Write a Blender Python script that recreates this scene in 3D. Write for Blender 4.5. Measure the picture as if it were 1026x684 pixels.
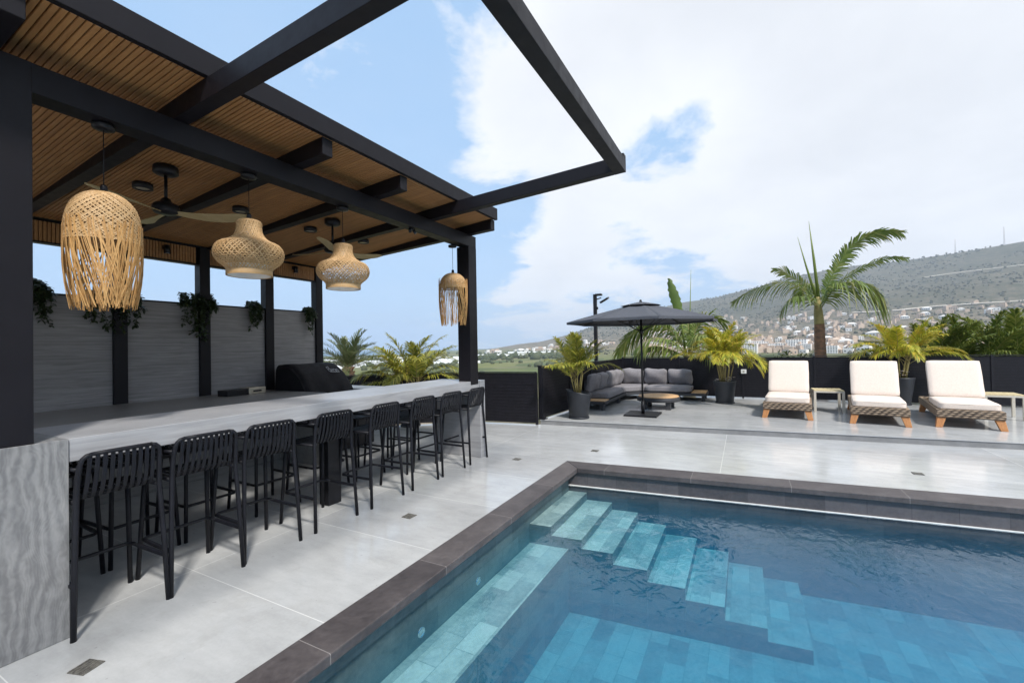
import bpy, bmesh, math, random
import numpy as np
from mathutils import Vector, Matrix, noise as mnoise
R = math.radians
rnd = random.Random(7)
SC = bpy.context.scene
for o in list(bpy.data.objects): bpy.data.objects.remove(o)
COL = SC.collection

# ------------------------------------------------------------------ camera
EYE = 1.57
pan, pitch, roll = R(27.726), R(.7108), R(-1.0478)
fw = Vector((math.cos(pitch)*math.cos(pan), math.cos(pitch)*math.sin(pan), math.sin(pitch)))
rt = Vector((math.sin(pan), -math.cos(pan), 0)); up = rt.cross(fw)
cx = math.cos(roll)*rt+math.sin(roll)*up
cy = -math.sin(roll)*rt+math.cos(roll)*up
cam = bpy.data.cameras.new('camera'); cam.sensor_width = 36; cam.lens = 36*441.73/1026
cam.clip_start = .05; cam.clip_end = 60000
co = bpy.data.objects.new('camera', cam); COL.objects.link(co)
M4 = Matrix.Identity(4)
for i in range(3):
    M4[i][0], M4[i][1], M4[i][2] = cx[i], cy[i], -fw[i]
M4[2][3] = EYE
co.matrix_world = M4
SC.camera = co

# ------------------------------------------------------------------ sky, sun, exposure
SUN_EL, SUN_AZ = R(50), R(232)          # azimuth counted from +X towards +Y
SKY_STRENGTH = .11
SUN_STRENGTH = 2.9
world = bpy.data.worlds.new('World'); SC.world = world; world.use_nodes = True
WN = world.node_tree; WN.nodes.clear()
def build_sky():
    N, L = WN.nodes, WN.links
    out = N.new('ShaderNodeOutputWorld'); bg = N.new('ShaderNodeBackground')
    bg.inputs['Strength'].default_value = SKY_STRENGTH
    sky = N.new('ShaderNodeTexSky'); sky.sky_type = 'NISHITA'; sky.sun_disc = False
    sky.sun_elevation = SUN_EL; sky.sun_rotation = R(90)-SUN_AZ
    sky.air_density = 1.0; sky.dust_density = 1.2; sky.ozone_density = 1.6; sky.altitude = 50
    tc = N.new('ShaderNodeTexCoord')
    nrm = N.new('ShaderNodeVectorMath'); nrm.operation = 'NORMALIZE'; L.new(tc.outputs['Generated'], nrm.inputs[0])
    sep = N.new('ShaderNodeSeparateXYZ'); L.new(nrm.outputs[0], sep.inputs[0])
    def math_(op, a, b=None, c=None, clamp=False):
        m = N.new('ShaderNodeMath'); m.operation = op; m.use_clamp = clamp
        for i, v in enumerate((a, b, c)):
            if v is None: continue
            if isinstance(v, (int, float)): m.inputs[i].default_value = v
            else: L.new(v, m.inputs[i])
        return m.outputs[0]
    z = math_('ADD', math_('MAXIMUM', sep.outputs['Z'], 0.0), .22)
    comb = N.new('ShaderNodeCombineXYZ')
    L.new(math_('DIVIDE', sep.outputs['X'], z), comb.inputs[0]); L.new(math_('DIVIDE', sep.outputs['Y'], z), comb.inputs[1])
    n1 = N.new('ShaderNodeTexNoise'); n1.inputs['Scale'].default_value = 1.9; n1.inputs['Detail'].default_value = 9; n1.inputs['Roughness'].default_value = .62
    n1.inputs['Distortion'].default_value = .25
    mp = N.new('ShaderNodeMapping'); mp.inputs['Location'].default_value = (3.1, 1.7, .4); L.new(comb.outputs[0], mp.inputs[0]); L.new(mp.outputs[0], n1.inputs['Vector'])
    n2 = N.new('ShaderNodeTexNoise'); n2.inputs['Scale'].default_value = 2.3; n2.inputs['Detail'].default_value = 6; L.new(mp.outputs[0], n2.inputs['Vector'])
    # where the big cloud banks and the blue gaps stand, as directions in the sky (azimuth, elevation in degrees, width, weight)
    blobs = [(0, 30, 14, .22), (-14, 20, 16, .24), (-25, 40, 30, .24), (15, 15, 7, .16), (21.5, 12, 4.5, .2), (28.5, 15.5, 5, -.22), (26.5, 6.5, 4.5, .14), (16, 34, 9, .16), (-20, 60, 30, .2),
             (9.0, 22.5, 6, -.34), (3.5, 27, 5, -.26), (40, 26, 15, -.22), (30.5, 21, 4.5, .22), (26, 29, 7, .12), (47, 32, 5, .05), (55, 33, 6, .05), (60, 10, 12, -.2), (4, 7.5, 6, -.14)]
    acc = None
    for az, el, w, k in blobs:
        d = (math.cos(R(az))*math.cos(R(el)), math.sin(R(az))*math.cos(R(el)), math.sin(R(el)))
        dn = N.new('ShaderNodeVectorMath'); dn.operation = 'DOT_PRODUCT'; L.new(nrm.outputs[0], dn.inputs[0]); dn.inputs[1].default_value = d
        p = math_('POWER', math_('MAXIMUM', dn.outputs['Value'], 0.0), 1.4/(R(w)**2)*1.0)
        t = math_('MULTIPLY', p, k)
        acc = t if acc is None else math_('ADD', acc, t)
    dens = math_('ADD', math_('ADD', n1.outputs['Fac'], acc), -.5)
    cov = N.new('ShaderNodeMapRange'); cov.interpolation_type = 'SMOOTHSTEP'; L.new(dens, cov.inputs['Value'])
    cov.inputs['From Min'].default_value = -.05; cov.inputs['From Max'].default_value = .14
    cov.inputs['To Min'].default_value = .0; cov.inputs['To Max'].default_value = .97
    veil = math_('MAXIMUM', cov.outputs[0], math_('ADD', math_('MULTIPLY', math_('SUBTRACT', 1.0, math_('MAXIMUM', sep.outputs['Z'], 0.0)), .10), math_('MULTIPLY', n2.outputs['Fac'], .22)), None)
    ccol = N.new('ShaderNodeMixRGB'); L.new(math_('MULTIPLY', math_('ADD', n2.outputs['Fac'], math_('MULTIPLY', dens, 1.1)), .8, None, True), ccol.inputs['Fac'])
    ccol.inputs['Color1'].default_value = (CLOUD*1.0, CLOUD*1.01, CLOUD*1.03, 1); ccol.inputs['Color2'].default_value = (CLOUD*.74, CLOUD*.76, CLOUD*.80, 1)
    pale = N.new('ShaderNodeMixRGB'); pale.inputs['Fac'].default_value = .8; L.new(sky.outputs[0], pale.inputs['Color1']); pale.inputs['Color2'].default_value = (1.75, 3.35, 5.5, 1)     # bright summer haze high in the air
    mix = N.new('ShaderNodeMixRGB'); L.new(veil, mix.inputs['Fac']); L.new(pale.outputs[0], mix.inputs['Color1']); L.new(ccol.outputs[0], mix.inputs['Color2'])
    L.new(mix.outputs[0], bg.inputs['Color']); L.new(bg.outputs[0], out.inputs['Surface'])
CLOUD = 6.5
build_sky()
sl = bpy.data.lights.new('sun', 'SUN'); sl.energy = SUN_STRENGTH; sl.angle = R(7); sl.color = (1, .955, .89)
so = bpy.data.objects.new('sun', sl); COL.objects.link(so)
sdir = Vector((math.cos(SUN_AZ)*math.cos(SUN_EL), math.sin(SUN_AZ)*math.cos(SUN_EL), math.sin(SUN_EL)))
so.rotation_euler = sdir.to_track_quat('Z', 'Y').to_euler(); so.location = (0, 0, 60)
SC.view_settings.view_transform = 'Standard'; SC.view_settings.look = 'None'; SC.view_settings.gamma = 1
SC.view_settings.use_curve_mapping = False
SC.view_settings.exposure = 0.74
SC.render.engine = 'CYCLES'
cy_ = SC.cycles
cy_.max_bounces = 8; cy_.diffuse_bounces = 3; cy_.glossy_bounces = 3; cy_.transmission_bounces = 4; cy_.transparent_max_bounces = 16; cy_.volume_bounces = 1
cy_.caustics_reflective = False; cy_.caustics_refractive = False
cy_.use_adaptive_sampling = True; cy_.adaptive_threshold = .015
cy_.use_denoising = True
try: cy_.denoiser = 'OPENIMAGEDENOISE'; cy_.denoising_prefilter = 'ACCURATE'
except Exception: pass

# ------------------------------------------------------------------ mesh builder
class MB:
    def __init__(s): s.v = []; s.f = []; s.sm = []; s.mi = []; s.cur = 0
    def add(s, vs, fs, smooth=False):
        b = len(s.v); s.v += [tuple(p) for p in vs]
        for f in fs: s.f.append(tuple(i+b for i in f)); s.sm.append(smooth); s.mi.append(s.cur)
    def box(s, lo, hi, M=None):
        x0, y0, z0 = lo; x1, y1, z1 = hi
        vs = [Vector(p) for p in ((x0,y0,z0),(x1,y0,z0),(x1,y1,z0),(x0,y1,z0),(x0,y0,z1),(x1,y0,z1),(x1,y1,z1),(x0,y1,z1))]
        if M: vs = [M@p for p in vs]
        s.add(vs, [(0,3,2,1),(4,5,6,7),(0,1,5,4),(1,2,6,5),(2,3,7,6),(3,0,4,7)])
    def bar(s, a, b, w, h, upv=(0,0,1)):
        a, b = Vector(a), Vector(b); d = (b-a).normalized(); u = Vector(upv)
        sd = d.cross(u).normalized(); u = sd.cross(d).normalized()
        vs = []
        for p in (a, b):
            for (i, j) in ((-1,-1),(1,-1),(1,1),(-1,1)): vs.append(p+sd*(i*w/2)+u*(j*h/2))
        s.add(vs, [(0,3,2,1),(4,5,6,7),(0,1,5,4),(1,2,6,5),(2,3,7,6),(3,0,4,7)])
    def prism(s, poly, z0, z1):
        n = len(poly)
        vs = [(x, y, z0) for x, y in poly]+[(x, y, z1) for x, y in poly]
        s.add(vs, [tuple(range(n-1,-1,-1)), tuple(range(n, 2*n))]+[(i, (i+1)%n, n+(i+1)%n, n+i) for i in range(n)])
    def extr(s, prof, fn, t0, t1):      # profile points mapped by fn(u, v, t)
        n = len(prof)
        vs = [fn(u, v, t0) for u, v in prof]+[fn(u, v, t1) for u, v in prof]
        s.add(vs, [tuple(range(n-1,-1,-1)), tuple(range(n, 2*n))]+[(i, (i+1)%n, n+(i+1)%n, n+i) for i in range(n)])
    def tube(s, pts, rad, seg=8, cap=True, closed=False, flat=None):
        pts = [Vector(p) for p in pts]; n = len(pts)
        if isinstance(rad, (int, float)): rad = [rad]*n
        rings = []; prev = None
        for i, p in enumerate(pts):
            if closed: d = (pts[(i+1)%n]-pts[i-1])
            else: d = pts[min(i+1, n-1)]-pts[max(i-1, 0)]
            d = d.normalized() if d.length > 1e-9 else Vector((0,0,1))
            if prev is None:
                a = Vector((0,0,1)) if abs(d.z) < .9 else Vector((1,0,0))
                u = (a-d*a.dot(d)).normalized()
            else: u = (prev-d*prev.dot(d)).normalized()
            prev = u; w = d.cross(u)
            fx, fy = flat if flat else (1, 1)
            rings.append([p+(u*math.cos(2*math.pi*k/seg)*fx+w*math.sin(2*math.pi*k/seg)*fy)*rad[i] for k in range(seg)])
        vs = [q for r in rings for q in r]; fs = []
        m = n if closed else n-1
        for i in range(m):
            for k in range(seg):
                a, b = i*seg+k, i*seg+(k+1)%seg; c, d = ((i+1)%n)*seg+(k+1)%seg, ((i+1)%n)*seg+k
                fs.append((a, b, c, d))
        s.add(vs, fs, True)
        if cap and not closed:
            b = len(s.v)-len(vs)
            s.f.append(tuple(b+k for k in range(seg-1,-1,-1))); s.sm.append(False); s.mi.append(s.cur)
            s.f.append(tuple(b+(n-1)*seg+k for k in range(seg))); s.sm.append(False); s.mi.append(s.cur)
    def lathe(s, prof, c=(0,0,0), seg=32, smooth=True, a0=0, sx=1, sy=1):
        n = len(prof); vs = []
        for k in range(seg):
            t = a0+2*math.pi*k/seg
            for r, z in prof: vs.append((c[0]+r*math.cos(t)*sx, c[1]+r*math.sin(t)*sy, c[2]+z))
        fs = []
        for k in range(seg):
            for i in range(n-1):
                a, b = k*n+i, ((k+1)%seg)*n+i
                fs.append((a, b, b+1, a+1))
        s.add(vs, fs, smooth)
    def cushion(s, c, half, r=.05, puff=.15, M=None, n=8, axis=2):
        bm = bmesh.new(); H = Vector(half)
        vm = {}
        def V(p):
            k = tuple(round(x, 5) for x in p)
            if k not in vm:
                q = Vector((p[0]*H[0], p[1]*H[1], p[2]*H[2]))
                inn = Vector([max(-(H[i]-min(r,H[i])), min(H[i]-min(r,H[i]), q[i])) for i in range(3)])
                d = q-inn
                if d.length > 1e-9: q = inn+d.normalized()*min(r, min(H))
                o1, o2 = [i for i in range(3) if i != axis]
                q[axis] *= 1+puff*(1-p[o1]**2)*(1-p[o2]**2)-puff*.25*(p[o1]**6+p[o2]**6)
                q += Vector((mnoise.noise(q*6+Vector(c)), mnoise.noise(q*6+Vector((3,5,1))+Vector(c)), mnoise.noise(q*5+Vector((9,2,4))+Vector(c))))*.012*puff/.15
                if M: q = M@q
                vm[k] = bm.verts.new(Vector(c)+q)
            return vm[k]
        g = [-1+2*i/n for i in range(n+1)]
        e = 1-min(.9, r/max(min(half), 1e-3))*.5
        for ax in range(3):
            for sg in (-1, 1):
                for i in range(n):
                    for j in range(n):
                        q = []
                        for (a, b) in ((i,j),(i+1,j),(i+1,j+1),(i,j+1)):
                            p = [0,0,0]; p[ax] = sg; p[(ax+1)%3] = g[a]; p[(ax+2)%3] = g[b]; q.append(V(p))
                        if sg < 0: q.reverse()
                        bm.faces.new(q)
        bm.verts.index_update()
        s.add([v.co.copy() for v in bm.verts], [[v.index for v in f.verts] for f in bm.faces], True)
        bm.free()
    def build(s, name, mats, parent=None, bevel=0, segs=2):
        me = bpy.data.meshes.new(name); me.from_pydata(s.v, [], s.f)
        me.polygons.foreach_set('use_smooth', s.sm)
        if not isinstance(mats, (list, tuple)): mats = [mats]
        for m in mats: me.materials.append(m)
        if len(mats) > 1: me.polygons.foreach_set('material_index', s.mi)
        me.update()
        o = bpy.data.objects.new(name, me); COL.objects.link(o)
        if parent: o.parent = parent
        if bevel:
            b = o.modifiers.new('bevel', 'BEVEL'); b.width = bevel; b.segments = segs; b.limit_method = 'ANGLE'; b.angle_limit = R(40); b.harden_normals = False
        return o
def tag(o, label=None, cat=None, group=None, kind=None):
    if label: o['label'] = label
    if cat: o['category'] = cat
    if group: o['group'] = group
    if kind: o['kind'] = kind
    return o
def thing(name, label, cat, loc=(0,0,0), rz=0, group=None):
    o = bpy.data.objects.new(name, None); COL.objects.link(o); o.empty_display_size = .2
    o.location = loc; o.rotation_euler = (0,0,rz)
    return tag(o, label, cat, group)
def dup(root, loc, rz=0, label=None, scale=None):
    def cp(o, par):
        c = o.copy(); COL.objects.link(c); c.parent = par
        for ch in [x for x in KIDS.get(o, [])]: cp(ch, c)
        return c
    KIDS = {}
    for o in bpy.data.objects:
        if o.parent: KIDS.setdefault(o.parent, []).append(o)
    c = cp(root, None); c.location = loc; c.rotation_euler = (0,0,rz)
    if scale: c.scale = scale
    if label: c['label'] = label
    return c

# ------------------------------------------------------------------ materials
class NT:
    def __init__(s, name):
        s.m = bpy.data.materials.new(name); s.m.use_nodes = True; s.t = s.m.node_tree; s.t.nodes.clear()
        s.out = s.n('ShaderNodeOutputMaterial')
    def n(s, typ, **kw):
        x = s.t.nodes.new(typ)
        for k, v in kw.items(): setattr(x, k, v)
        return x
    def set(s, node, **kw):
        for k, v in kw.items():
            k = k.replace('_', ' ')
            if hasattr(v, 'is_output'): s.t.links.new(v, node.inputs[k])
            else: node.inputs[k].default_value = v
        return node
    def l(s, a, b): s.t.links.new(a, b)
    def coord(s, scale=(1,1,1), kind='Object', rot=(0,0,0), loc=(0,0,0), shift=False):
        tc = s.n('ShaderNodeTexCoord'); src = tc.outputs[kind]
        if shift:
            oi = s.n('ShaderNodeObjectInfo'); ad = s.n('ShaderNodeVectorMath', operation='ADD'); ml = s.n('ShaderNodeMath', operation='MULTIPLY'); ml.inputs[1].default_value = 37
            s.l(oi.outputs['Random'], ml.inputs[0]); s.l(src, ad.inputs[0]); s.l(ml.outputs[0], ad.inputs[1]); src = ad.outputs[0]
        mp = s.n('ShaderNodeMapping'); s.l(src, mp.inputs[0]); mp.inputs['Scale'].default_value = scale; mp.inputs['Rotation'].default_value = rot; mp.inputs['Location'].default_value = loc
        return mp.outputs[0]
    def noise(s, vec, scale, detail=4, rough=.55, dist=0):
        x = s.n('ShaderNodeTexNoise'); s.l(vec, x.inputs['Vector']); s.set(x, Scale=scale, Detail=detail, Roughness=rough, Distortion=dist); return x.outputs['Fac']
    def ramp(s, fac, stops, interp='LINEAR'):
        r = s.n('ShaderNodeValToRGB'); e = r.color_ramp.elements; r.color_ramp.interpolation = interp
        while len(e) < len(stops): e.new(.5)
        for k, (p, c) in zip(e, stops): k.position = p; k.color = (*c, 1)
        s.l(fac, r.inputs['Fac']); return r.outputs['Color']
    def math(s, op, a, b=None, c=None, clamp=False):
        m = s.n('ShaderNodeMath', operation=op, use_clamp=clamp)
        for i, v in enumerate((a, b, c)):
            if v is None: continue
            if isinstance(v, (int, float)): m.inputs[i].default_value = v
            else: s.l(v, m.inputs[i])
        return m.outputs[0]
    def mix(s, fac, a, b, blend='MIX'):
        m = s.n('ShaderNodeMixRGB', blend_type=blend)
        for i, v in enumerate((fac, a, b)):
            if isinstance(v, (int, float)): m.inputs[i].default_value = v
            elif isinstance(v, tuple): m.inputs[i].default_value = (*v, 1)
            else: s.l(v, m.inputs[i])
        return m.outputs[0]
    def bump(s, h, strength=.3, dist=.01):
        b = s.n('ShaderNodeBump'); s.l(h, b.inputs['Height']); s.set(b, Strength=strength, Distance=dist); return b.outputs[0]
    def principled(s, col, rough=.5, metal=0, normal=None, spec=.5, **kw):
        p = s.n('ShaderNodeBsdfPrincipled')
        for k, v in (('Base Color', col), ('Roughness', rough), ('Metallic', metal), ('Specular IOR Level', spec)):
            if isinstance(v, tuple): p.inputs[k].default_value = (*v, 1)
            elif isinstance(v, (int, float)): p.inputs[k].default_value = v
            else: s.l(v, p.inputs[k])
        if normal is not None: s.l(normal, p.inputs['Normal'])
        for k, v in kw.items(): p.inputs[k.replace('_', ' ')].default_value = v
        s.l(p.outputs[0], s.out.inputs['Surface']); return p

def simple(name, c1, c2=None, scale=8, rough=.5, bump=0, metal=0, stretch=(1,1,1), spec=.5, detail=5, shift=False):
    t = NT(name); c2 = c2 or tuple(x*.75 for x in c1)
    v = t.coord(stretch, shift=shift); n = t.noise(v, scale, detail, .6)
    col = t.ramp(n, [(.3, c2), (.7, c1)])
    rr = t.math('ADD', t.math('MULTIPLY', t.noise(v, scale*2.7, 3), .25), rough-.12)
    nb = t.bump(t.noise(v, scale*6, 3), bump, .005) if bump else None
    t.principled(col, rr, metal, nb, spec); return t.m

MAT = {}
MAT['black_timber'] = simple('black_timber', (.008,.007,.0098), (.0065,.0055,.008), 5, .48, .12, stretch=(1,1,1), spec=.25)
MAT['black_metal'] = simple('black_metal', (.011,.0105,.0135), (.006,.006,.008), 14, .4, spec=.33)
MAT['stool_black'] = simple('stool_black', (.0095,.010,.0145), (.006,.0065,.0095), 20, .5, spec=.28)
MAT['black_fence'] = simple('black_fence', (.011,.010,.0145), (.006,.0055,.008), 9, .5, spec=.3)
MAT['grill_fabric'] = simple('grill_fabric', (.011,.010,.013), (.004,.004,.005), 8, .7, .6, spec=.2)
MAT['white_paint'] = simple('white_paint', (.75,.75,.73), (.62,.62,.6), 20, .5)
MAT['logo_white'] = simple('logo_white', (.7,.7,.72), (.6,.6,.62), 40, .5)
MAT['steel'] = simple('steel', (.62,.56,.45), (.42,.38,.3), 12, .35, metal=.8)
MAT['teak'] = simple('teak', (.66,.42,.22), (.50,.29,.13), 5, .5, .2, stretch=(1,9,9))
MAT['teak_pale'] = simple('teak_pale', (.66,.55,.32), (.5,.4,.22), 5, .55, .2, stretch=(1,9,9))
MAT['leg_wood'] = simple('leg_wood', (.52,.24,.085), (.38,.15,.05), 9, .5, .2, stretch=(6,6,1))
MAT['beige_metal'] = simple('beige_metal', (.58,.54,.46), (.5,.46,.39), 20, .5)
MAT['charcoal_wood'] = simple('charcoal_wood', (.045,.045,.05), (.028,.028,.033), 8, .55, .2, stretch=(1,5,5))
MAT['grey_cushion'] = simple('grey_cushion', (.24,.225,.235), (.18,.17,.178), 30, .9, .25)
MAT['cream_cushion'] = simple('cream_cushion', (.75,.645,.56), (.66,.56,.48), 45, .92, .18)
MAT['umbrella_cloth'] = simple('umbrella_cloth', (.075,.08,.095), (.058,.062,.075), 25, .85, .1)
MAT['planter'] = simple('planter', (.02,.023,.03), (.013,.015,.02), 6, .5)
MAT['soil'] = simple('soil', (.05,.035,.022), (.02,.014,.01), 25, .95, .8)
MAT['concrete_step'] = simple('concrete_step', (.24,.24,.24), (.18,.18,.182), 6, .6, .1)
MAT['chrome'] = simple('chrome', (.8,.82,.84), (.7,.72,.74), 8, .2, metal=.9)
MAT['drain'] = simple('drain', (.22,.21,.185), (.08,.075,.07), 60, .5, metal=.3)
MAT['trunk'] = simple('trunk', (.26,.17,.10), (.13,.08,.05), 7, .85, .6, stretch=(1,1,6))
MAT['trunk_red'] = simple('trunk_red', (.34,.17,.09), (.10,.065,.045), 7, .85, .7, stretch=(1,1,2.2), detail=9)
MAT['cane'] = simple('cane', (.36,.30,.10), (.22,.17,.06), 9, .6, .2, stretch=(1,1,5))
MAT['fan_blade'] = simple('fan_blade', (.50,.38,.20), (.40,.29,.14), 4, .45, stretch=(1,8,1))
MAT['house_wall'] = simple('house_wall', (.58,.46,.36), (.42,.32,.25), .15, .85)
MAT['house_pale'] = simple('house_pale', (.80,.78,.75), (.70,.68,.65), .1, .85)
MAT['house_window'] = simple('house_window', (.09,.1,.12), (.05,.06,.07), .5, .3)
MAT['greenhouse_sheet'] = simple('greenhouse_sheet', (.78,.79,.79), (.66,.68,.68), .06, .6)
MAT['mast'] = simple('mast', (.55,.45,.42), (.42,.4,.4), .3, .6)

def m_slat():
    t = NT('slat_wood'); v = t.coord((14, .9, 14)); n = t.noise(v, 2.2, 5, .6)
    w = t.n('ShaderNodeNewGeometry')
    c = t.ramp(n, [(.25, (.31,.14,.047)), (.75, (.49,.245,.09))])
    c2 = t.mix(t.math('MULTIPLY', w.outputs['Random Per Island'], .55), c, (.28,.13,.048))
    t.principled(c2, .55, 0, t.bump(n, .15, .003)); return t.m
MAT['slat_wood'] = m_slat()
def m_rattan(name, a, b, sc=1):
    t = NT(name); g = t.n('ShaderNodeNewGeometry'); v = t.coord((1,1,1), shift=True)
    n = t.noise(v, 30*sc, 3)
    c = t.ramp(t.math('ADD', t.math('MULTIPLY', g.outputs['Random Per Island'], .6), t.math('MULTIPLY', n, .4)), [(.15, b), (.85, a)])
    p = t.n('ShaderNodeBsdfPrincipled'); t.set(p, Base_Color=c, Roughness=.6)
    tr = t.n('ShaderNodeBsdfTranslucent'); t.set(tr, Color=c)
    mx = t.n('ShaderNodeMixShader'); mx.inputs[0].default_value = .25; t.l(p.outputs[0], mx.inputs[1]); t.l(tr.outputs[0], mx.inputs[2]); t.l(mx.outputs[0], t.out.inputs['Surface'])
    return t.m
MAT['cane_weave'] = m_rattan('cane_weave', (.78,.54,.29), (.54,.33,.14))
MAT['fringe_weave'] = m_rattan('fringe_weave', (.76,.46,.18), (.48,.25,.08))
MAT['lit_inside'] = simple('lit_inside', (.78,.76,.72), (.7,.68,.64), 12, .9)  # bulb white; on the shade shell, sky-lit brightness put into the colour
def m_basket():
    t = NT('rattan_basket'); v = t.coord((1,1,1))
    w1 = t.n('ShaderNodeTexWave', wave_type='BANDS', bands_direction='Z'); t.l(v, w1.inputs['Vector']); t.set(w1, Scale=9, Distortion=1.5, Detail=2); w1.inputs['Detail Scale'].default_value = 3
    w2 = t.n('ShaderNodeTexWave', wave_type='BANDS', bands_direction='DIAGONAL'); t.l(v, w2.inputs['Vector']); t.set(w2, Scale=6.5, Distortion=1.2)
    h = t.math('MULTIPLY', w1.outputs['Fac'], w2.outputs['Fac'])
    n = t.noise(v, 6, 4)
    c = t.ramp(t.math('ADD', t.math('MULTIPLY', h, .7), t.math('MULTIPLY', n, .35)), [(.12, (.045,.03,.02)), (.75, (.40,.29,.195))])
    t.principled(c, .65, 0, t.bump(h, .8, .008)); return t.m
MAT['rattan_basket'] = m_basket()

def m_stone(name, light, dark, grain=(1.2,1.2,16), swirl=.6, rough=.35, sc=1.0, wave=.10):
    t = NT(name); v = t.coord(grain)
    base = t.noise(t.coord((1,1,1)), 1.6*sc, 3)
    a = t.noise(v, 1.8*sc, 8, .66, swirl)
    wv = t.n('ShaderNodeTexWave', wave_type='BANDS', bands_direction='Z', wave_profile='SAW'); t.l(t.coord((grain[0]/grain[2]*2, grain[1]/grain[2]*2, 1)), wv.inputs['Vector']); t.set(wv, Scale=5*sc, Distortion=5.5, Detail=5); wv.inputs['Detail Scale'].default_value = 1.1; wv.inputs['Detail Roughness'].default_value = .62
    f = t.math('ADD', t.math('MULTIPLY', a, .92-wave), t.math('MULTIPLY', wv.outputs['Fac'], wave))
    f = t.math('ADD', f, t.math('MULTIPLY', base, .2))
    c = t.ramp(f, [(.3, dark), (.55, tuple((x+y)/2 for x, y in zip(light, dark))), (.8, light)])
    t.principled(c, rough, 0, t.bump(a, .05, .003)); return t.m
MAT['bar_stone'] = m_stone('bar_stone', (.44,.44,.45), (.24,.24,.25), grain=(1.0,1.0,14))
MAT['bar_top_stone'] = m_stone('bar_top_stone', (.60,.60,.615), (.40,.40,.415), grain=(1.2,14,14), rough=.26)
MAT['wall_stone'] = m_stone('wall_stone', (.38,.36,.35), (.14,.132,.13), grain=(.7,.7,17), rough=.55, sc=1.5, wave=.05, swirl=1.0)
MAT['counter_stone'] = m_stone('counter_stone', (.30,.295,.285), (.15,.146,.142), grain=(.8,14,14), rough=.4)
def m_swirl():
    t = NT('swirl_stone'); v = t.coord((1,1,.42)); big = t.noise(v, 1.7, 6, .6, 1.2); fine = t.noise(t.coord((1,1,.6)), 30, 6, .7)
    w = t.n('ShaderNodeTexWave', wave_type='BANDS', bands_direction='X', wave_profile='SIN'); t.l(v, w.inputs['Vector']); t.set(w, Scale=5.0, Distortion=26, Detail=5); w.inputs['Detail Scale'].default_value = .55; w.inputs['Detail Roughness'].default_value = .55
    w2 = t.n('ShaderNodeTexWave', wave_type='BANDS', bands_direction='X', wave_profile='SIN'); t.l(v, w2.inputs['Vector']); t.set(w2, Scale=16.0, Distortion=70, Detail=4); w2.inputs['Detail Scale'].default_value = .28; w2.inputs['Detail Roughness'].default_value = .5
    f = t.math('ADD', t.math('ADD', t.math('MULTIPLY', big, .42), t.math('MULTIPLY', fine, .22)), t.math('ADD', t.math('MULTIPLY', w.outputs['Fac'], .11), t.math('MULTIPLY', w2.outputs['Fac'], .045)))
    c = t.ramp(f, [(.27, (.15,.15,.153)), (.43, (.25,.25,.25)), (.60, (.35,.345,.335))])
    t.principled(c, .38); return t.m
MAT['swirl_stone'] = m_swirl()

def m_terrace(name, joints=True, tone=1.0):
    t = NT(name); tc = t.n('ShaderNodeTexCoord'); sp = t.n('ShaderNodeSeparateXYZ'); t.l(tc.outputs['Object'], sp.inputs[0])
    v = t.coord((1,1,1)); st = t.coord((2.2,.7,1), rot=(0,0,R(6)))
    a = t.noise(v, .8, 5, .6); b = t.noise(st, 3.5, 8, .68); fine = t.noise(v, 60, 3)
    f = t.math('ADD', t.math('ADD', t.math('MULTIPLY', a, .5), t.math('MULTIPLY', b, .42)), t.math('MULTIPLY', fine, .1))
    L = lambda x: (x*tone, x*1.0*tone, x*1.0*tone)
    col = t.ramp(f, [(.34, (.36*tone,.365*tone,.365*tone)), (.52, (.47*tone,.475*tone,.475*tone)), (.68, (.56*tone,.565*tone,.562*tone))])
    fx = t.math('FLOOR', t.math('DIVIDE', t.math('SUBTRACT', sp.outputs['X'], .752), 1.0)); fy = t.math('FLOOR', t.math('DIVIDE', t.math('SUBTRACT', sp.outputs['Y'], .29), 3.27))
    cc = t.n('ShaderNodeCombineXYZ'); t.l(fx, cc.inputs[0]); t.l(fy, cc.inputs[1]); wn = t.n('ShaderNodeTexWhiteNoise'); t.l(cc.outputs[0], wn.inputs['Vector'])
    col = t.mix(1.0, col, t.ramp(wn.outputs['Value'], [(0, (.93,.93,.935)), (1, (1.04,1.04,1.03))]), 'MULTIPLY')
    ring = t.noise(v, 1.1, 7, .72, 1.6); col = t.mix(t.math('MULTIPLY', t.ramp(ring, [(.56, (0,0,0)), (.63, (1,1,1)), (.70, (.2,.2,.2))]), .20), col, (.33,.32,.30))
    sp2 = t.noise(v, 23, 2, .5); spot = t.math('GREATER_THAN', sp2, .735)
    col = t.mix(t.math('MULTIPLY', spot, .35), col, (.2,.19,.18))
    def line(sock, off, per, w):
        x = t.math('DIVIDE', t.math('SUBTRACT', sock, off), per)
        fr = t.math('ABSOLUTE', t.math('SUBTRACT', t.math('FRACT', t.math('ADD', x, .5)), .5))
        return t.math('LESS_THAN', fr, w/per)
    if joints:
        j = t.math('MAXIMUM', line(sp.outputs['X'], .752, 1.0, .0028), line(sp.outputs['Y'], .29, 3.27, .0028))
        col = t.mix(t.math('MULTIPLY', j, .8), col, (.72,.72,.70))
    rough = t.math('ADD', t.math('MULTIPLY', t.noise(v, 1.7, 6, .65), .34), -.01)
    t.principled(col, rough, 0, t.bump(t.noise(v, 35, 3), .03, .002), .5); return t.m
MAT['terrace'] = m_terrace('terrace_tile', True, .98)
MAT['platform'] = m_terrace('platform_tile', False, 1.0)

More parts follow.
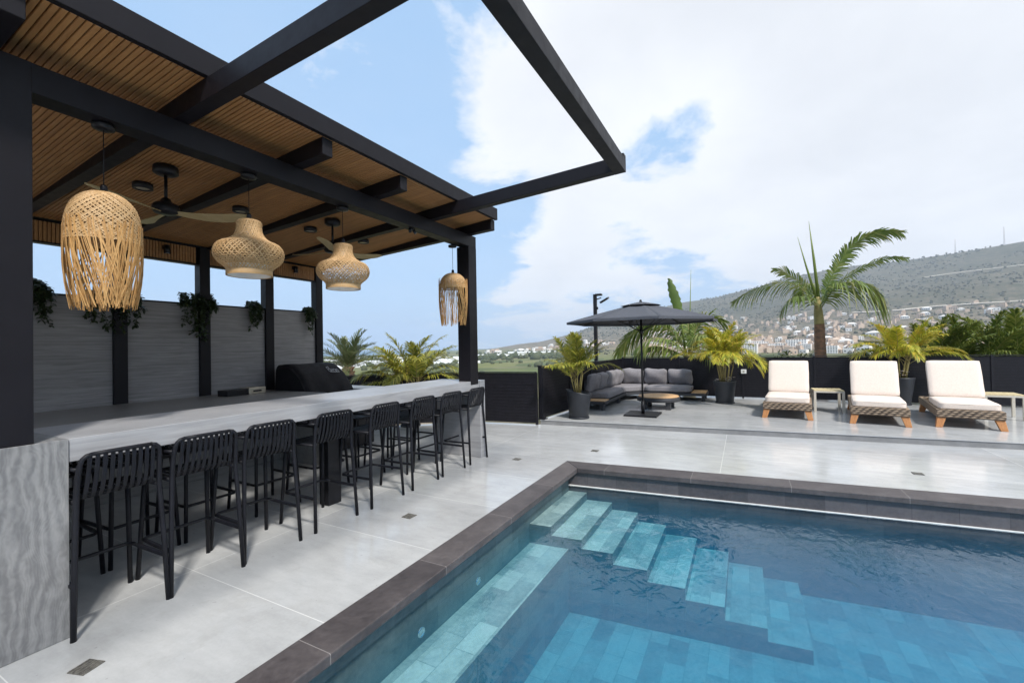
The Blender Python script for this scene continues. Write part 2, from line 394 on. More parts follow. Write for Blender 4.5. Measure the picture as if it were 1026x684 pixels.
def m_tile(name, ax=('X','Y'), c1=(.54,.63,.60), c2=(.20,.27,.28), sx=.33, sy=.165, rough=.5):
    t = NT(name); tc = t.n('ShaderNodeTexCoord'); sp = t.n('ShaderNodeSeparateXYZ'); t.l(tc.outputs['Object'], sp.inputs[0])
    cb = t.n('ShaderNodeCombineXYZ'); t.l(sp.outputs[ax[0]], cb.inputs[0]); t.l(sp.outputs[ax[1]], cb.inputs[1])
    br = t.n('ShaderNodeTexBrick'); t.l(cb.outputs[0], br.inputs['Vector']); br.offset = .37
    t.set(br, Scale=1.0, Mortar_Size=.0035, Bias=0.0, Brick_Width=sx, Row_Height=sy)
    br.inputs['Color1'].default_value = (0,0,0,1); br.inputs['Color2'].default_value = (1,1,1,1); br.inputs['Mortar'].default_value = (.15,.15,.15,1)
    n = t.noise(t.coord((1,1,1)), 5, 6, .65); n2 = t.noise(t.coord((1,1,1)), 28, 4, .6)
    f = t.math('ADD', t.math('MULTIPLY', br.outputs['Color'], .38), t.math('ADD', t.math('MULTIPLY', n, .6), t.math('MULTIPLY', n2, .42)))
    c = t.ramp(f, [(.42, c2), (.92, c1)])
    t.principled(c, rough, 0, t.bump(n2, .15, .004)); return t.m
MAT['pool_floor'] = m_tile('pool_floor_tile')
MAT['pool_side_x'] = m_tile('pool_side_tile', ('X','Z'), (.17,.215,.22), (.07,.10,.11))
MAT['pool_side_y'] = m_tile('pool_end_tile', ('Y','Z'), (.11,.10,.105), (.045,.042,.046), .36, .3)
def m_coping(name, ax):
    t = NT(name); v = t.coord((1,1,1)); tc = t.n('ShaderNodeTexCoord'); sp = t.n('ShaderNodeSeparateXYZ'); t.l(tc.outputs['Object'], sp.inputs[0])
    a = t.noise(v, 3.5, 8, .65); b = t.noise(v, 26, 5, .65); pos = t.math('ADD', sp.outputs[ax], 10.42)
    cell = t.math('FLOOR', pos); wn = t.n('ShaderNodeTexWhiteNoise', noise_dimensions='1D'); t.l(cell, wn.inputs['W'])
    f = t.math('ADD', t.math('ADD', t.math('MULTIPLY', a, .55), t.math('MULTIPLY', b, .35)), t.math('MULTIPLY', wn.outputs['Value'], .14))
    c = t.ramp(f, [(.30, (.038,.033,.035)), (.52, (.078,.068,.069)), (.75, (.135,.12,.117))])
    d = t.math('ABSOLUTE', t.math('SUBTRACT', t.math('FRACT', t.math('ADD', pos, .5)), .5))
    c = t.mix(t.math('MULTIPLY', t.math('LESS_THAN', d, .0022), .7), c, (.30,.28,.27))
    t.principled(c, t.math('ADD', t.math('MULTIPLY', b, .35), .38), 0, t.bump(b, .35, .004), .4); return t.m
MAT['coping'] = m_coping('coping_stone', 'X'); MAT['coping_end'] = m_coping('coping_end_stone', 'Y')

def m_leaf(name, cols, trans=.35, rough=.45):
    t = NT(name); g = t.n('ShaderNodeNewGeometry'); n = t.noise(t.coord((1,1,1), shift=True), 2.5, 2)
    f = t.math('ADD', t.math('MULTIPLY', g.outputs['Random Per Island'], .65), t.math('MULTIPLY', n, .4))
    c = t.ramp(f, [(i/(len(cols)-1)*.8+.1, k) for i, k in enumerate(cols)])
    p = t.n('ShaderNodeBsdfPrincipled'); t.set(p, Base_Color=c, Roughness=rough)
    tr = t.n('ShaderNodeBsdfTranslucent'); t.set(tr, Color=c)
    mx = t.n('ShaderNodeMixShader'); mx.inputs[0].default_value = trans; t.l(p.outputs[0], mx.inputs[1]); t.l(tr.outputs[0], mx.inputs[2]); t.l(mx.outputs[0], t.out.inputs['Surface'])
    return t.m
MAT['areca_leaf'] = m_leaf('areca_leaf', [(.10,.14,.022), (.22,.25,.035), (.40,.38,.05), (.56,.46,.09)])
MAT['yellow_leaf'] = m_leaf('yellow_leaf', [(.12,.19,.02), (.33,.35,.03), (.55,.50,.05), (.60,.38,.06)])
MAT['hedge_leaf'] = m_leaf('hedge_leaf', [(.05,.09,.02), (.11,.16,.03), (.20,.25,.045), (.33,.33,.08)])
MAT['palm_leaf'] = m_leaf('palm_leaf', [(.075,.125,.025), (.135,.20,.04), (.21,.27,.06), (.36,.33,.13)])
MAT['dark_leaf'] = m_leaf('dark_leaf', [(.012,.022,.008), (.03,.05,.016), (.05,.075,.025)], .2)
MAT['bush_leaf'] = m_leaf('bush_leaf', [(.03,.055,.015), (.06,.095,.025), (.10,.13,.035), (.17,.18,.04)], .25)
MAT['date_leaf'] = m_leaf('date_leaf', [(.07,.10,.035), (.12,.15,.06), (.19,.21,.09)])
MAT['far_leaf'] = m_leaf('far_leaf', [(.035,.05,.02), (.06,.075,.035), (.08,.09,.045)], 0, .9)
MAT['scrub_leaf'] = m_leaf('scrub_leaf', [(.045,.055,.035), (.075,.08,.055), (.12,.11,.08)], 0, .9)
MAT['flower'] = simple('flower', (.75,.7,.68), (.6,.5,.5), 30, .7)

def m_terrain():
    t = NT('terrain_ground'); v = t.coord((1,1,1)); g = t.n('ShaderNodeNewGeometry'); sp = t.n('ShaderNodeSeparateXYZ'); t.l(g.outputs['Position'], sp.inputs[0])
    big = t.noise(v, .004, 5, .6); mid = t.noise(v, .03, 5, .65)
    vo = t.n('ShaderNodeTexVoronoi'); t.l(v, vo.inputs['Vector']); t.set(vo, Scale=.11)
    vf = t.n('ShaderNodeTexVoronoi'); t.l(t.coord((.011,.02,.01), rot=(0,0,R(30))), vf.inputs['Vector']); t.set(vf, Scale=1.0)
    field = t.ramp(vf.outputs['Color'], [(.15, (.085,.12,.035)), (.4, (.16,.17,.06)), (.6, (.22,.20,.12)), (.8, (.06,.09,.03))])
    field = t.mix(.35, field, t.ramp(mid, [(.3, (.05,.08,.03)), (.7, (.22,.21,.12))]))
    shrub = t.math('GREATER_THAN', t.math('ADD', t.math('MULTIPLY', vo.outputs['Distance'], .13), t.math('MULTIPLY', mid, 1.0)), 1.0)
    soil = t.ramp(t.math('ADD', t.math('MULTIPLY', big, .6), t.math('MULTIPLY', mid, .4)), [(.35, (.10,.095,.068)), (.55, (.15,.132,.097)), (.72, (.26,.22,.16))])
    tm = t.n('ShaderNodeMapRange'); t.l(sp.outputs['Z'], tm.inputs['Value']); t.set(tm, From_Min=-5.0, From_Max=110.0, To_Min=1.0, To_Max=0.0)
    soil = t.mix(t.math('MULTIPLY', tm.outputs[0], t.math('ADD', t.math('MULTIPLY', mid, 1.6), -.2), None, True), soil, (.36,.28,.215))
    sn = t.noise(v, .05, 7, .8); s2 = t.noise(v, .45, 3, .7)
    mask = t.ramp(t.math('ADD', t.math('MULTIPLY', sn, .6), t.math('MULTIPLY', s2, .4)), [(.45, (1,1,1)), (.56, (0,0,0))])
    hill = t.mix(t.math('MULTIPLY', mask, .8), soil, (.045,.055,.034))
    hm = t.n('ShaderNodeMapRange'); t.l(sp.outputs['Z'], hm.inputs['Value']); t.set(hm, From_Min=-17.0, From_Max=0.0)
    t.principled(t.mix(hm.outputs[0], field, hill), .95, spec=.1); return t.m
MAT['terrain'] = m_terrain()
MAT['road'] = simple('pale_road', (.55,.50,.43), (.46,.42,.36), .05, .9)
def m_sea():
    t = NT('sea_water'); n = t.noise(t.coord((1,1,1)), .02, 4)
    t.principled(t.ramp(n, [(.3, (.03,.09,.14)), (.7, (.045,.115,.165))]), .35, 0, t.bump(n, .3, 1.0)); return t.m
MAT['sea'] = m_sea()
def m_water():
    t = NT('pool_water')
    v = t.coord((1,1.35,1), rot=(0,0,R(20))); n1 = t.noise(v, 5.5, 3, .55, .6); n2 = t.noise(t.coord((1,1,1)), 1.3, 2, .5)
    h = t.math('ADD', t.math('MULTIPLY', n1, .5), t.math('MULTIPLY', n2, .8))
    nb = t.bump(h, .30, .07)
    fr = t.n('ShaderNodeFresnel'); fr.inputs['IOR'].default_value = 1.38; t.l(nb, fr.inputs['Normal'])
    tr = t.n('ShaderNodeBsdfTransparent'); tr.inputs['Color'].default_value = (.97,.99,1,1)
    gl = t.n('ShaderNodeBsdfGlossy'); gl.inputs['Roughness'].default_value = .02; gl.inputs['Color'].default_value = (1,1,1,1); t.l(nb, gl.inputs['Normal'])
    mx = t.n('ShaderNodeMixShader'); t.l(fr.outputs[0], mx.inputs[0]); t.l(tr.outputs[0], mx.inputs[1]); t.l(gl.outputs[0], mx.inputs[2]); t.l(mx.outputs[0], t.out.inputs['Surface'])
    ab = t.n('ShaderNodeVolumeAbsorption'); ab.inputs['Color'].default_value = (.04,.72,.945,1); ab.inputs['Density'].default_value = 1.0
    sc = t.n('ShaderNodeVolumeScatter'); sc.inputs['Color'].default_value = (.06,.56,1.0,1); sc.inputs['Density'].default_value = .36; sc.inputs['Anisotropy'].default_value = .3
    ad = t.n('ShaderNodeAddShader'); t.l(ab.outputs[0], ad.inputs[0]); t.l(sc.outputs[0], ad.inputs[1]); t.l(ad.outputs[0], t.out.inputs['Volume']); return t.m
MAT['water'] = m_water()

# ------------------------------------------------------------------ terrain, sea, haze
TP = R(5.304); PD = Vector((-math.sin(TP), math.cos(TP), 0)); TT = math.tan(TP)
RIDGE = [(-75, 9.6), (-50, 9.2), (-35, 9.0), (-21.7, 8.15), (-17.5, 7.85), (-14, 7.7), (-9.5, 7.72), (-4.5, 7.15), (-1.5, 6.3), (2.5, 5.45), (7, 4.9), (12, 3.9), (16, 2.7), (20.5, 1.45), (24, .62), (28, .25), (33, -.15), (40, -.4)]
def ridge_el(a):
    if a <= RIDGE[0][0]: return RIDGE[0][1]
    if a >= RIDGE[-1][0]: return RIDGE[-1][1]
    for (a0, e0), (a1, e1) in zip(RIDGE, RIDGE[1:]):
        if a0 <= a <= a1:
            t = (a-a0)/(a1-a0); return e0+(e1-e0)*t
def terrain_h(x, y):
    r = math.hypot(x, y); a = math.degrees(math.atan2(y, x))
    if r < 11.5: base = -1.7
    elif r < 13.6: base = -1.7+.95*(r-11.5)/2.1
    elif r < 17: base = -.75
    elif r < 90: t = (r-17)/73; base = -.75-17.2*(t*t*(3-2*t))
    else: base = -17.95
    h = base
    if a > 40: f = max(0, 1-(a-40)/20)
    elif a < -75: f = max(0, 1-(-75-a)/25)
    else: f = 1
    if f > 0 and r > 500:
        rr = 2500-300*max(0, min(1, (a+5)/25)); hr = EYE+rr*math.tan(R(ridge_el(a)))
        n = mnoise.fractal(Vector((x*.0016, y*.0016, 1.3)), 1.0, 2.0, 6)
        t = max(0, min(1, (r-520)/(rr-520)))
        prof = t**1.35*(1-.18*math.sin(math.pi*t))
        rise = (hr-base)*prof
        gully = n*34*math.sin(math.pi*min(1, t))*min(1, max(0, hr+10)/150)
        if r > rr: rise = (hr-base)*max(.2, 1-(r-rr)/5200)
        sm = n*7*min(1, max(0, (r-rr*.85)/300)) if hr > 60 else 0
        h = base+(rise+gully)*f+(sm if r > rr*.8 else 0)*.6*f
    if a > 27 and r > 1500:                       # the coast, where the plain dips under the sea
        t = min(1, (r-1500)/250); h -= 9*t*min(1, (a-27)/3)
    return h
def build_terrain():
    azs = [-180+i*4 for i in range(27)]+[-72+i*.55 for i in range(int((84+72)/.55)+1)]
    last = azs[-1]; k = 1
    while last+k*4 < 180: azs.append(last+k*4); k += 1
    rs = [0, 8, 11.5, 13.6, 17, 21, 27, 35, 45, 60, 80, 110, 150, 210, 290, 380, 460, 520]
    r = 520
    while r < 3000: r *= 1.026; rs.append(r)
    rs += [3300, 3800, 4600, 6000, 9000]
    vs = []; fs = []
    na = len(azs)
    for r in rs[1:]:
        for a in azs:
            x, y = r*math.cos(R(a)), r*math.sin(R(a)); vs.append((x, y, terrain_h(x, y)))
    c = len(vs); vs.append((0,0,-1.7))
    for i in range(na): fs.append((c, i, (i+1)%na))
    for j in range(len(rs)-2):
        for i in range(na):
            fs.append((j*na+i, (j+1)*na+i, (j+1)*na+(i+1)%na, j*na+(i+1)%na))
    m = MB(); m.add(vs, fs, True); o = m.build('terrain', MAT['terrain']); tag(o, kind='structure')
    m = MB(); n = 120; ring = [(1400, -19.4), (9000, -19.4)]
    m.lathe([(1300,-19.6),(3000,-19.6),(9050,-19.6)], seg=160, smooth=False); o = m.build('sea', MAT['sea']); tag(o, kind='structure')
build_terrain()
def m_haze():
    t = NT('haze'); p = t.n('ShaderNodeVolumePrincipled'); p.inputs['Color'].default_value = (.72,.83,1.0,1); p.inputs['Density'].default_value = .00016; p.inputs['Anisotropy'].default_value = .2
    t.l(p.outputs[0], t.out.inputs['Volume']); return t.m
hz = MB(); hz.box((-9200,-9200,-45), (9200,9200,520)); ho = hz.build('haze', m_haze()); tag(ho, kind='stuff')

# ------------------------------------------------------------------ terrace, platform
PX0 = 5.38                       # inner far corner of the pool coping: x at y = 1.92
def far_in(y): return PX0+(1.92-y)*TT
def far_out(y): return 5.677+(2.173-y)*TT
def step_x(y): return 8.14+(3.65-y)*TT
NEARX = .35
PY1 = -6.2
FENCE_L = [(8.16, 3.66), (7.93, 5.05), (6.28, 7.2), (5.55, 8.4)]
m = MB()
z = 0
quads = [
  [(-6,2.173),(.1,2.173),(.1+0,9.2),(-6,9.2)],
  [(.1,2.173),(5.677,2.173),(8.28,2.173),(8.14,3.66),(7.93,5.05),(6.28,7.2),(5.1,9.2),(.1,9.2)],
  [(5.677,2.173),(far_out(PY1),PY1),(step_x(PY1)+.05,PY1),(8.28,2.173)],
  [(far_out(PY1),PY1),(far_out(-13),-13),(step_x(-13)+.05,-13),(step_x(PY1)+.05,PY1)],
  [(-6,-13),(far_out(-13),-13),(far_out(PY1),PY1),(-6,PY1)],
  [(-6,PY1),(.1,PY1),(.1,2.173),(-6,2.173)],
]
for q in quads:
    m.add([(x,y,0) for x,y in q], [tuple(range(len(q)))])
# outer edge of the slab, going down to the garden soil
edge = [(8.14,3.66),(7.93,5.05),(6.28,7.2),(5.1,9.2),(-6,9.2),(-6,-13),(far_out(-13),-13)]
for (a, b) in zip(edge, edge[1:]): m.add([(a[0],a[1],0),(b[0],b[1],0),(b[0],b[1],-1.2),(a[0],a[1],-1.2)], [(0,1,2,3)])
terrace = m.build('terrace', MAT['terrace']); tag(terrace, kind='structure')
PZ = .1
m = MB()
plat = [(step_x(3.66),3.66),(step_x(-13),-13),(13.6,-13),(13.6,3.2),(9.52,3.56)]
m.prism(plat, -1.2, PZ-.012)
base = m.build('platform_step', MAT['concrete_step']); tag(base, kind='structure')
m = MB()
lip = .012
plat2 = [(step_x(3.66)-lip,3.66),(step_x(-13)-lip,-13),(13.6,-13),(13.6,3.2),(9.52,3.56)]
m.prism(plat2, PZ-.012, PZ)
o = m.build('platform', MAT['platform']); tag(o, kind='structure')
for i, (x, y, rot) in enumerate([(.97,2.96,.3), (3.218,2.815,0), (6.397,2.0,0), (6.78,-1.77,0), (5.49,2.84,0)]):
    m = MB(); m.box((-.05,-.05,.001),(.05,.05,.005)); 
    for k in range(5): m.box((-.045,-.042+k*.02,.0052),(.045,-.034+k*.02,.008))
    o = m.build('floor_drain', MAT['drain']); o.location = (x, y, 0); o.rotation_euler = (0,0,rot)
    tag(o, ['small square floor drain on the terrace in front of the stone end block', 'small square floor drain on the terrace near the middle bar stools',
            'small square floor drain beyond the far corner of the pool coping', 'small square floor drain between the pool and the platform below the loungers',
            'small square floor drain beside the far end block of the bar'][i], 'floor drain', 'floor drains set in the terrace')

# ------------------------------------------------------------------ swimming pool
pool = thing('swimming_pool', 'rectangular pool with dark stone coping and grey green stone tiles inside', 'pool', (0,0,0))
WL = 2.05                          # inner face of left wall
CT = .055
def farw(y): return far_in(y)+.035
m = MB()
lc = [(NEARX,1.92),(PX0,1.92),(5.677,2.173),(NEARX,2.173)]
m.prism(lc, -CT, .008)
m.build('coping', MAT['coping'], pool, .008)
m = MB(); m.prism([(PX0,1.92-.0015),(far_in(PY1),PY1),(far_out(PY1),PY1),(5.677,2.173-.0015)], -CT, .008); m.build('coping', MAT['coping_end'], pool, .008)
m = MB(); m.prism([(.1,PY1),(NEARX,PY1),(NEARX,2.173),(.1,2.173)], -CT, .008); m.build('coping', MAT['coping'], pool, .008)
PB = -1.14
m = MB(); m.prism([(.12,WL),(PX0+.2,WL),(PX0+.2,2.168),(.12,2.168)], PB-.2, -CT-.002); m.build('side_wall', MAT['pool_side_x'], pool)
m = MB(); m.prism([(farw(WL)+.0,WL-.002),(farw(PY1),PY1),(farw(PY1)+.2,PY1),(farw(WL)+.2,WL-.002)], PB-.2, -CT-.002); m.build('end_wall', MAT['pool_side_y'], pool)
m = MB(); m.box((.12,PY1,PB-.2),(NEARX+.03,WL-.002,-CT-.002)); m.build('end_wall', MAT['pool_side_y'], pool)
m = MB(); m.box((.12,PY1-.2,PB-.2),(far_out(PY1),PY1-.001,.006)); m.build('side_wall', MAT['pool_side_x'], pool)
m = MB(); m.prism([(NEARX,WL+.01),(NEARX,PY1),(farw(PY1)+.05,PY1),(farw(WL)+.05,WL+.01)], PB-.2, PB); m.build('pool_floor', MAT['pool_floor'], pool)
# submerged bench along the left wall, and eight steps descending along the far wall
m = MB(); m.box((NEARX+.031,1.63,PB+.001),(4.28,WL-.003,-.50)); m.mi = [0,0,1,1,1,1]; m.build('bench', [MAT['pool_floor'], MAT['pool_side_x']], pool)
ys = [WL-.003, 1.81, 1.495, 1.185, .865, .53, .203, -.13, -.46]
zs = [-.30, -.39, -.475, -.582, -.69, -.795, -.91, -1.02]
for k in range(8):
    y1, y0 = ys[k], ys[k+1]+.001
    xa = 4.24+(1.81-y0)*TT; xb = 4.24+(1.81-y1)*TT
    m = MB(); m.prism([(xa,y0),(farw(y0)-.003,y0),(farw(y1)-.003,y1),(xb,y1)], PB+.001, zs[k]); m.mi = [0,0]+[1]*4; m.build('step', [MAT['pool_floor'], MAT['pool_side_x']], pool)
for x, zz in ((1.72,-.42),(2.45,-.42),(3.2,-.42)):
    m = MB(); m.lathe([(.018,.0),(.03,.002),(.034,.006),(.034,-.01)], seg=20); m.lathe([(0,.003),(.018,.0)], seg=20)
    o = m.build('pool_light', MAT['chrome'], pool); o.location = (x, WL-.001, zz); o.rotation_euler = (R(90),0,0)
m = MB(); m.prism([(farw(WL)-.022,WL-.004),(farw(PY1)-.022,PY1+.002),(farw(PY1)-.001,PY1+.002),(farw(WL)-.001,WL-.004)], -.232, -.217); m.build('waterline_glint', MAT['white_paint'], pool, .004)  # white strip added for the bright reflection along the water's edge
m = MB(); WZ = -.225
wpoly = [(NEARX+.01,WL+.03),(NEARX+.01,PY1-.02),(farw(PY1)+.03,PY1-.02),(farw(WL)+.03,WL+.03)]
m.prism(wpoly, PB-.05, WZ)
o = m.build('pool_water', MAT['water']); tag(o, kind='structure')

# ------------------------------------------------------------------ pergola
TB = math.tan(R(3.28))
def zb(y): return 3.150+(3.36-y)*TB       # underside of the rafters
RH = .14
def cz(y): return 3.3115+(3.0-y)*.0935     # underside of the slats
perg = thing('pergola', 'black timber pergola with slatted wood ceiling over the bar and open front frame', 'pergola')
m = MB(); m.box((.50,3.36,1.1005),(.896,3.56,3.1495)); m.build('post', MAT['black_timber'], perg, .004)
m = MB(); m.box((5.145,3.361,1.05),(5.342,3.56,2.986)); m.build('post', MAT['black_timber'], perg, .004)
BACKX = [1.49, 2.42, 3.33, 4.245, 5.135]
for x in BACKX:
    m = MB(); m.box((x-.065,6.40,.002),(x+.065,6.53,2.967)); m.build('post', MAT['black_timber'], perg, .004)
m = MB(); m.box((-1.5,3.362,2.987),(5.341,3.52,3.148)); m.build('beam', MAT['black_timber'], perg, .004)
m = MB(); m.box((-1.5,6.455,2.968),(5.32,6.53,3.0)); m.build('beam', MAT['black_timber'], perg, .004)
def rafter(x0, x1, ya, yb):
    m = MB()
    m.extr([(ya, zb(ya)), (yb, zb(yb)), (yb, zb(yb)+RH), (ya, zb(ya)+RH)], lambda u, v, t: (t, u, v), x0, x1)
    return m.build('rafter', MAT['black_timber'], perg, .004)
YF = 3.0
for x in (-.2, .73, 2.505, 3.425, 5.205): rafter(x-.05, x+.05, YF, 6.62)
rafter(1.565, 1.662, 1.112, 6.62); rafter(4.31, 4.408, 1.112, 6.62)
# outer beam of the open frame
m = MB(); m.extr([(1.0, zb(1.0)), (1.111, zb(1.111)), (1.111, zb(1.111)+.128), (1.0, zb(1.0)+.128)], lambda u, v, t: (t, u, v), -1.5, 4.41); m.build('beam', MAT['black_timber'], perg, .004)
m = MB(); m.box((4.325,1.0,zb(1.0)+.129),(4.408,1.06,zb(1.0)+.165)); m.build('bracket', MAT['black_timber'], perg, .003)
# fascia on the rafter ends
m = MB(); m.extr([(2.955, 3.312), (2.999, 3.312), (2.999, 3.468), (2.955, 3.468)], lambda u, v, t: (t, u, v), -1.5, 5.262); m.build('fascia', MAT['black_timber'], perg, .003)
m = MB(); m.extr([(3.0, cz(3.0)+.03), (6.62, cz(6.62)+.03), (6.62, cz(6.62)+.16), (3.0, cz(3.0)+.16)], lambda u, v, t: (t, u, v), 5.225, 5.262); m.build('fascia', MAT['black_timber'], perg, .003)
# roof deck and the slats under it
m = MB(); m.extr([(3.0, cz(3.0)+.026), (6.62, cz(6.62)+.026), (6.62, cz(6.62)+.17), (3.0, cz(3.0)+.15)], lambda u, v, t: (t, u, v), -1.5, 5.224); m.build('roof_deck', MAT['black_timber'], perg)
m = MB(); x = -1.5
while x < 5.22:
    w = .0265
    pr = [(3.0, cz(3.0)), (6.40, cz(6.40)), (6.40, cz(6.40)+.0255), (3.0, cz(3.0)+.0255)]
    m.extr(pr, lambda u, v, t: (t, u, v), x, min(x+w, 5.222)); x += .0325
m.build('slat_ceiling', MAT['slat_wood'], perg, .003, 1)
bx = [-.6]+BACKX
for a, b in zip(bx, bx[1:]):
    m = MB(); x = a+.07
    while x < b-.094:
        m.box((x,6.425,2.756),(x+.0265,6.45,2.9675)); x += .0325
    m.build('slat_band', MAT['slat_wood'], perg, .003, 1)
m = MB(); 
bx = [-.6]+BACKX
for a, b in zip(bx, bx[1:]): m.box((a+.066,6.451,2.755),(b-.066,6.50,2.9675)); m.box((a+.066,6.41,2.738),(b-.066,6.51,2.7545))
m.build('back_lintel', MAT['black_timber'], perg)

# stone wall between the back posts
wall = thing('stone_wall', 'grey stone panel wall standing between the black posts behind the kitchen counter', 'wall', (0,0,0))
for a, b in zip(bx, bx[1:]):
    m = MB(); m.box((a+.067,6.44,.002),(b-.067,6.50,2.205)); m.build('stone_panel', MAT['wall_stone'], wall)
    m = MB(); m.box((a+.067,6.435,2.206),(b-.067,6.56,2.226)); m.build('wall_cap', MAT['black_metal'], wall)
    m = MB(); m.box((a+.067,6.502,2.05),(b-.067,6.66,2.2)); m.build('planter_trough', MAT['black_metal'], wall)

# ------------------------------------------------------------------ bar and kitchen counter
bar = thing('bar_counter', 'long grey stone bar counter with thick stone end blocks under the pergola', 'bar counter')
m = MB(); m.box((1.032,3.363,.97),(5.365,4.075,1.1)); m.build('countertop', MAT['bar_stone'], bar, .003)
m = MB(); m.box((-.6,3.352,.001),(1.03,4.08,1.1)); m.build('end_block', MAT['swirl_stone'], bar, .003)
m = MB(); m.box((5.367,3.352,.001),(5.50,4.12,1.1)); m.build('end_block', MAT['bar_stone'], bar, .003)
m = MB(); m.box((3.075,3.735,.001),(3.235,3.87,.969)); m.build('support_column', MAT['black_metal'], bar, .004)
kit = thing('kitchen_counter', 'grey stone kitchen counter along the stone wall behind the bar', 'kitchen counter')
m = MB(); m.box((-.6,5.05,.93),(4.16,6.40,.992)); m.build('countertop', MAT['counter_stone'], kit, .003)
m = MB(); m.box((-.6,5.98,.002),(4.14,6.38,.929)); m.build('cabinet', MAT['counter_stone'], kit, .003)
m = MB(); m.box((4.085,5.07,.002),(4.145,5.978,.929)); m.build('end_panel', MAT['counter_stone'], kit, .003)
m = MB(); m.box((-.6,4.09,.93),(1.84,5.049,.991)); m.build('countertop', MAT['counter_stone'], kit, .003)
m = MB(); m.box((4.165,5.55,.02),(5.5,6.38,.80)); m.build('cabinet', MAT['black_metal'], kit, .003)
m = MB(); m.box((5.10,5.35,.80),(5.52,6.38,.955)); m.build('countertop', MAT['white_paint'], kit, .003)
bx_ = thing('equipment_box', 'small black and steel box on the kitchen counter left of the covered grill', 'box', (3.60,6.05,.9935), R(4))
m = MB(); m.box((-.27,-.1,0),(.02,.1,.075)); m.build('box_body', MAT['black_metal'], bx_, .006)
m = MB(); m.box((.022,-.11,0),(.27,.1,.085)); m.build('steel_front', MAT['steel'], bx_, .006)
m = MB(); m.box((.08,-.118,.03),(.2,-.111,.05)); m.build('slot', MAT['black_metal'], bx_)
# covered grill
gr = thing('covered_grill', 'large barbecue grill under a black fabric cover at the end of the kitchen counter', 'grill', (4.62,5.85,.805))
prof = [(.40,0),(.40,.50),(.32,.555),(.12,.565),(.0,.535),(-.18,.40),(-.30,.24),(-.36,.13),(-.385,0)]
def smooth_prof(p, n=5):
    q = []
    for i in range(len(p)-1):
        p0 = p[max(i-1,0)]; p1 = p[i]; p2 = p[i+1]; p3 = p[min(i+2,len(p)-1)]
        for k in range(n):
            t = k/n
            q.append(tuple(.5*((2*b)+(-a+c)*t+(2*a-5*b+4*c-d)*t*t+(-a+3*b-3*c+d)*t**3) for a, b, c, d in zip(p0,p1,p2,p3)))
    q.append(p[-1]); return q
pp = smooth_prof(prof, 4); m = MB(); nx = 30; W2 = .42; vs = []; fs = []
for i in range(nx+1):
    u = -1+2*i/nx; x = u*W2
    e = 1-.10*max(0, (abs(u)-.82)/.18)**2
    for (y, zz) in pp:
        w = mnoise.noise(Vector((x*7, y*4, zz*3)))*.018+mnoise.noise(Vector((x*2+3*zz, y*9, zz*9)))*.02
        sag = .014*math.sin(u*9)*max(0, .6-zz)
        vs.append((x*(1+.05*(1-zz/.66)), y*e+w*.8+sag, zz*e+w*.6*(1 if zz > .02 else 0)))
k = len(pp)
for i in range(nx):
    for j in range(k-1): fs.append((i*k+j, i*k+j+1, (i+1)*k+j+1, (i+1)*k+j))
m.add(vs, fs, True)
for side in (0, nx): 
    f = [side*k+j for j in range(k)]
    m.f.append(tuple(f if side == 0 else f[::-1])); m.sm.append(False); m.mi.append(0)
cov = m.build('cover', MAT['grill_fabric'], gr)
m = MB()
def gp(x, t):       # a point just proud of the sloped front of the cover
    y = 0-.18*t; zz = .535-.135*t
    w = mnoise.noise(Vector((x*7, y*4, zz*3)))*.018+mnoise.noise(Vector((x*2+3*zz, y*9, zz*9)))*.02
    return Vector((x, y-.010+w*.8+.014*math.sin(x/W2*9)*max(0,.6-zz), zz+.013+w*.6))
xs = .12
for (a, b) in (((0,.75),(.0,.35)),((0,.35),(.035,.3)),((.035,.3),(.035,.5)),((.0,.55),(.04,.55)),((.04,.55),(.045,.75)),((.0,.78),(.05,.78)),((.065,.78),(.065,.5)),((.085,.78),(.085,.55)),((.085,.55),(.105,.5)),((.105,.5),(.12,.6)),((.12,.6),(.12,.78)),((.135,.78),(.135,.55)),((.135,.55),(.165,.55)),((.165,.55),(.17,.78)),((.0,.9),(.17,.88))):
    m.tube([gp(xs+a[0], a[1]), gp(xs+b[0], b[1])], .0035, 5)
m.build('logo', MAT['logo_white'], gr)

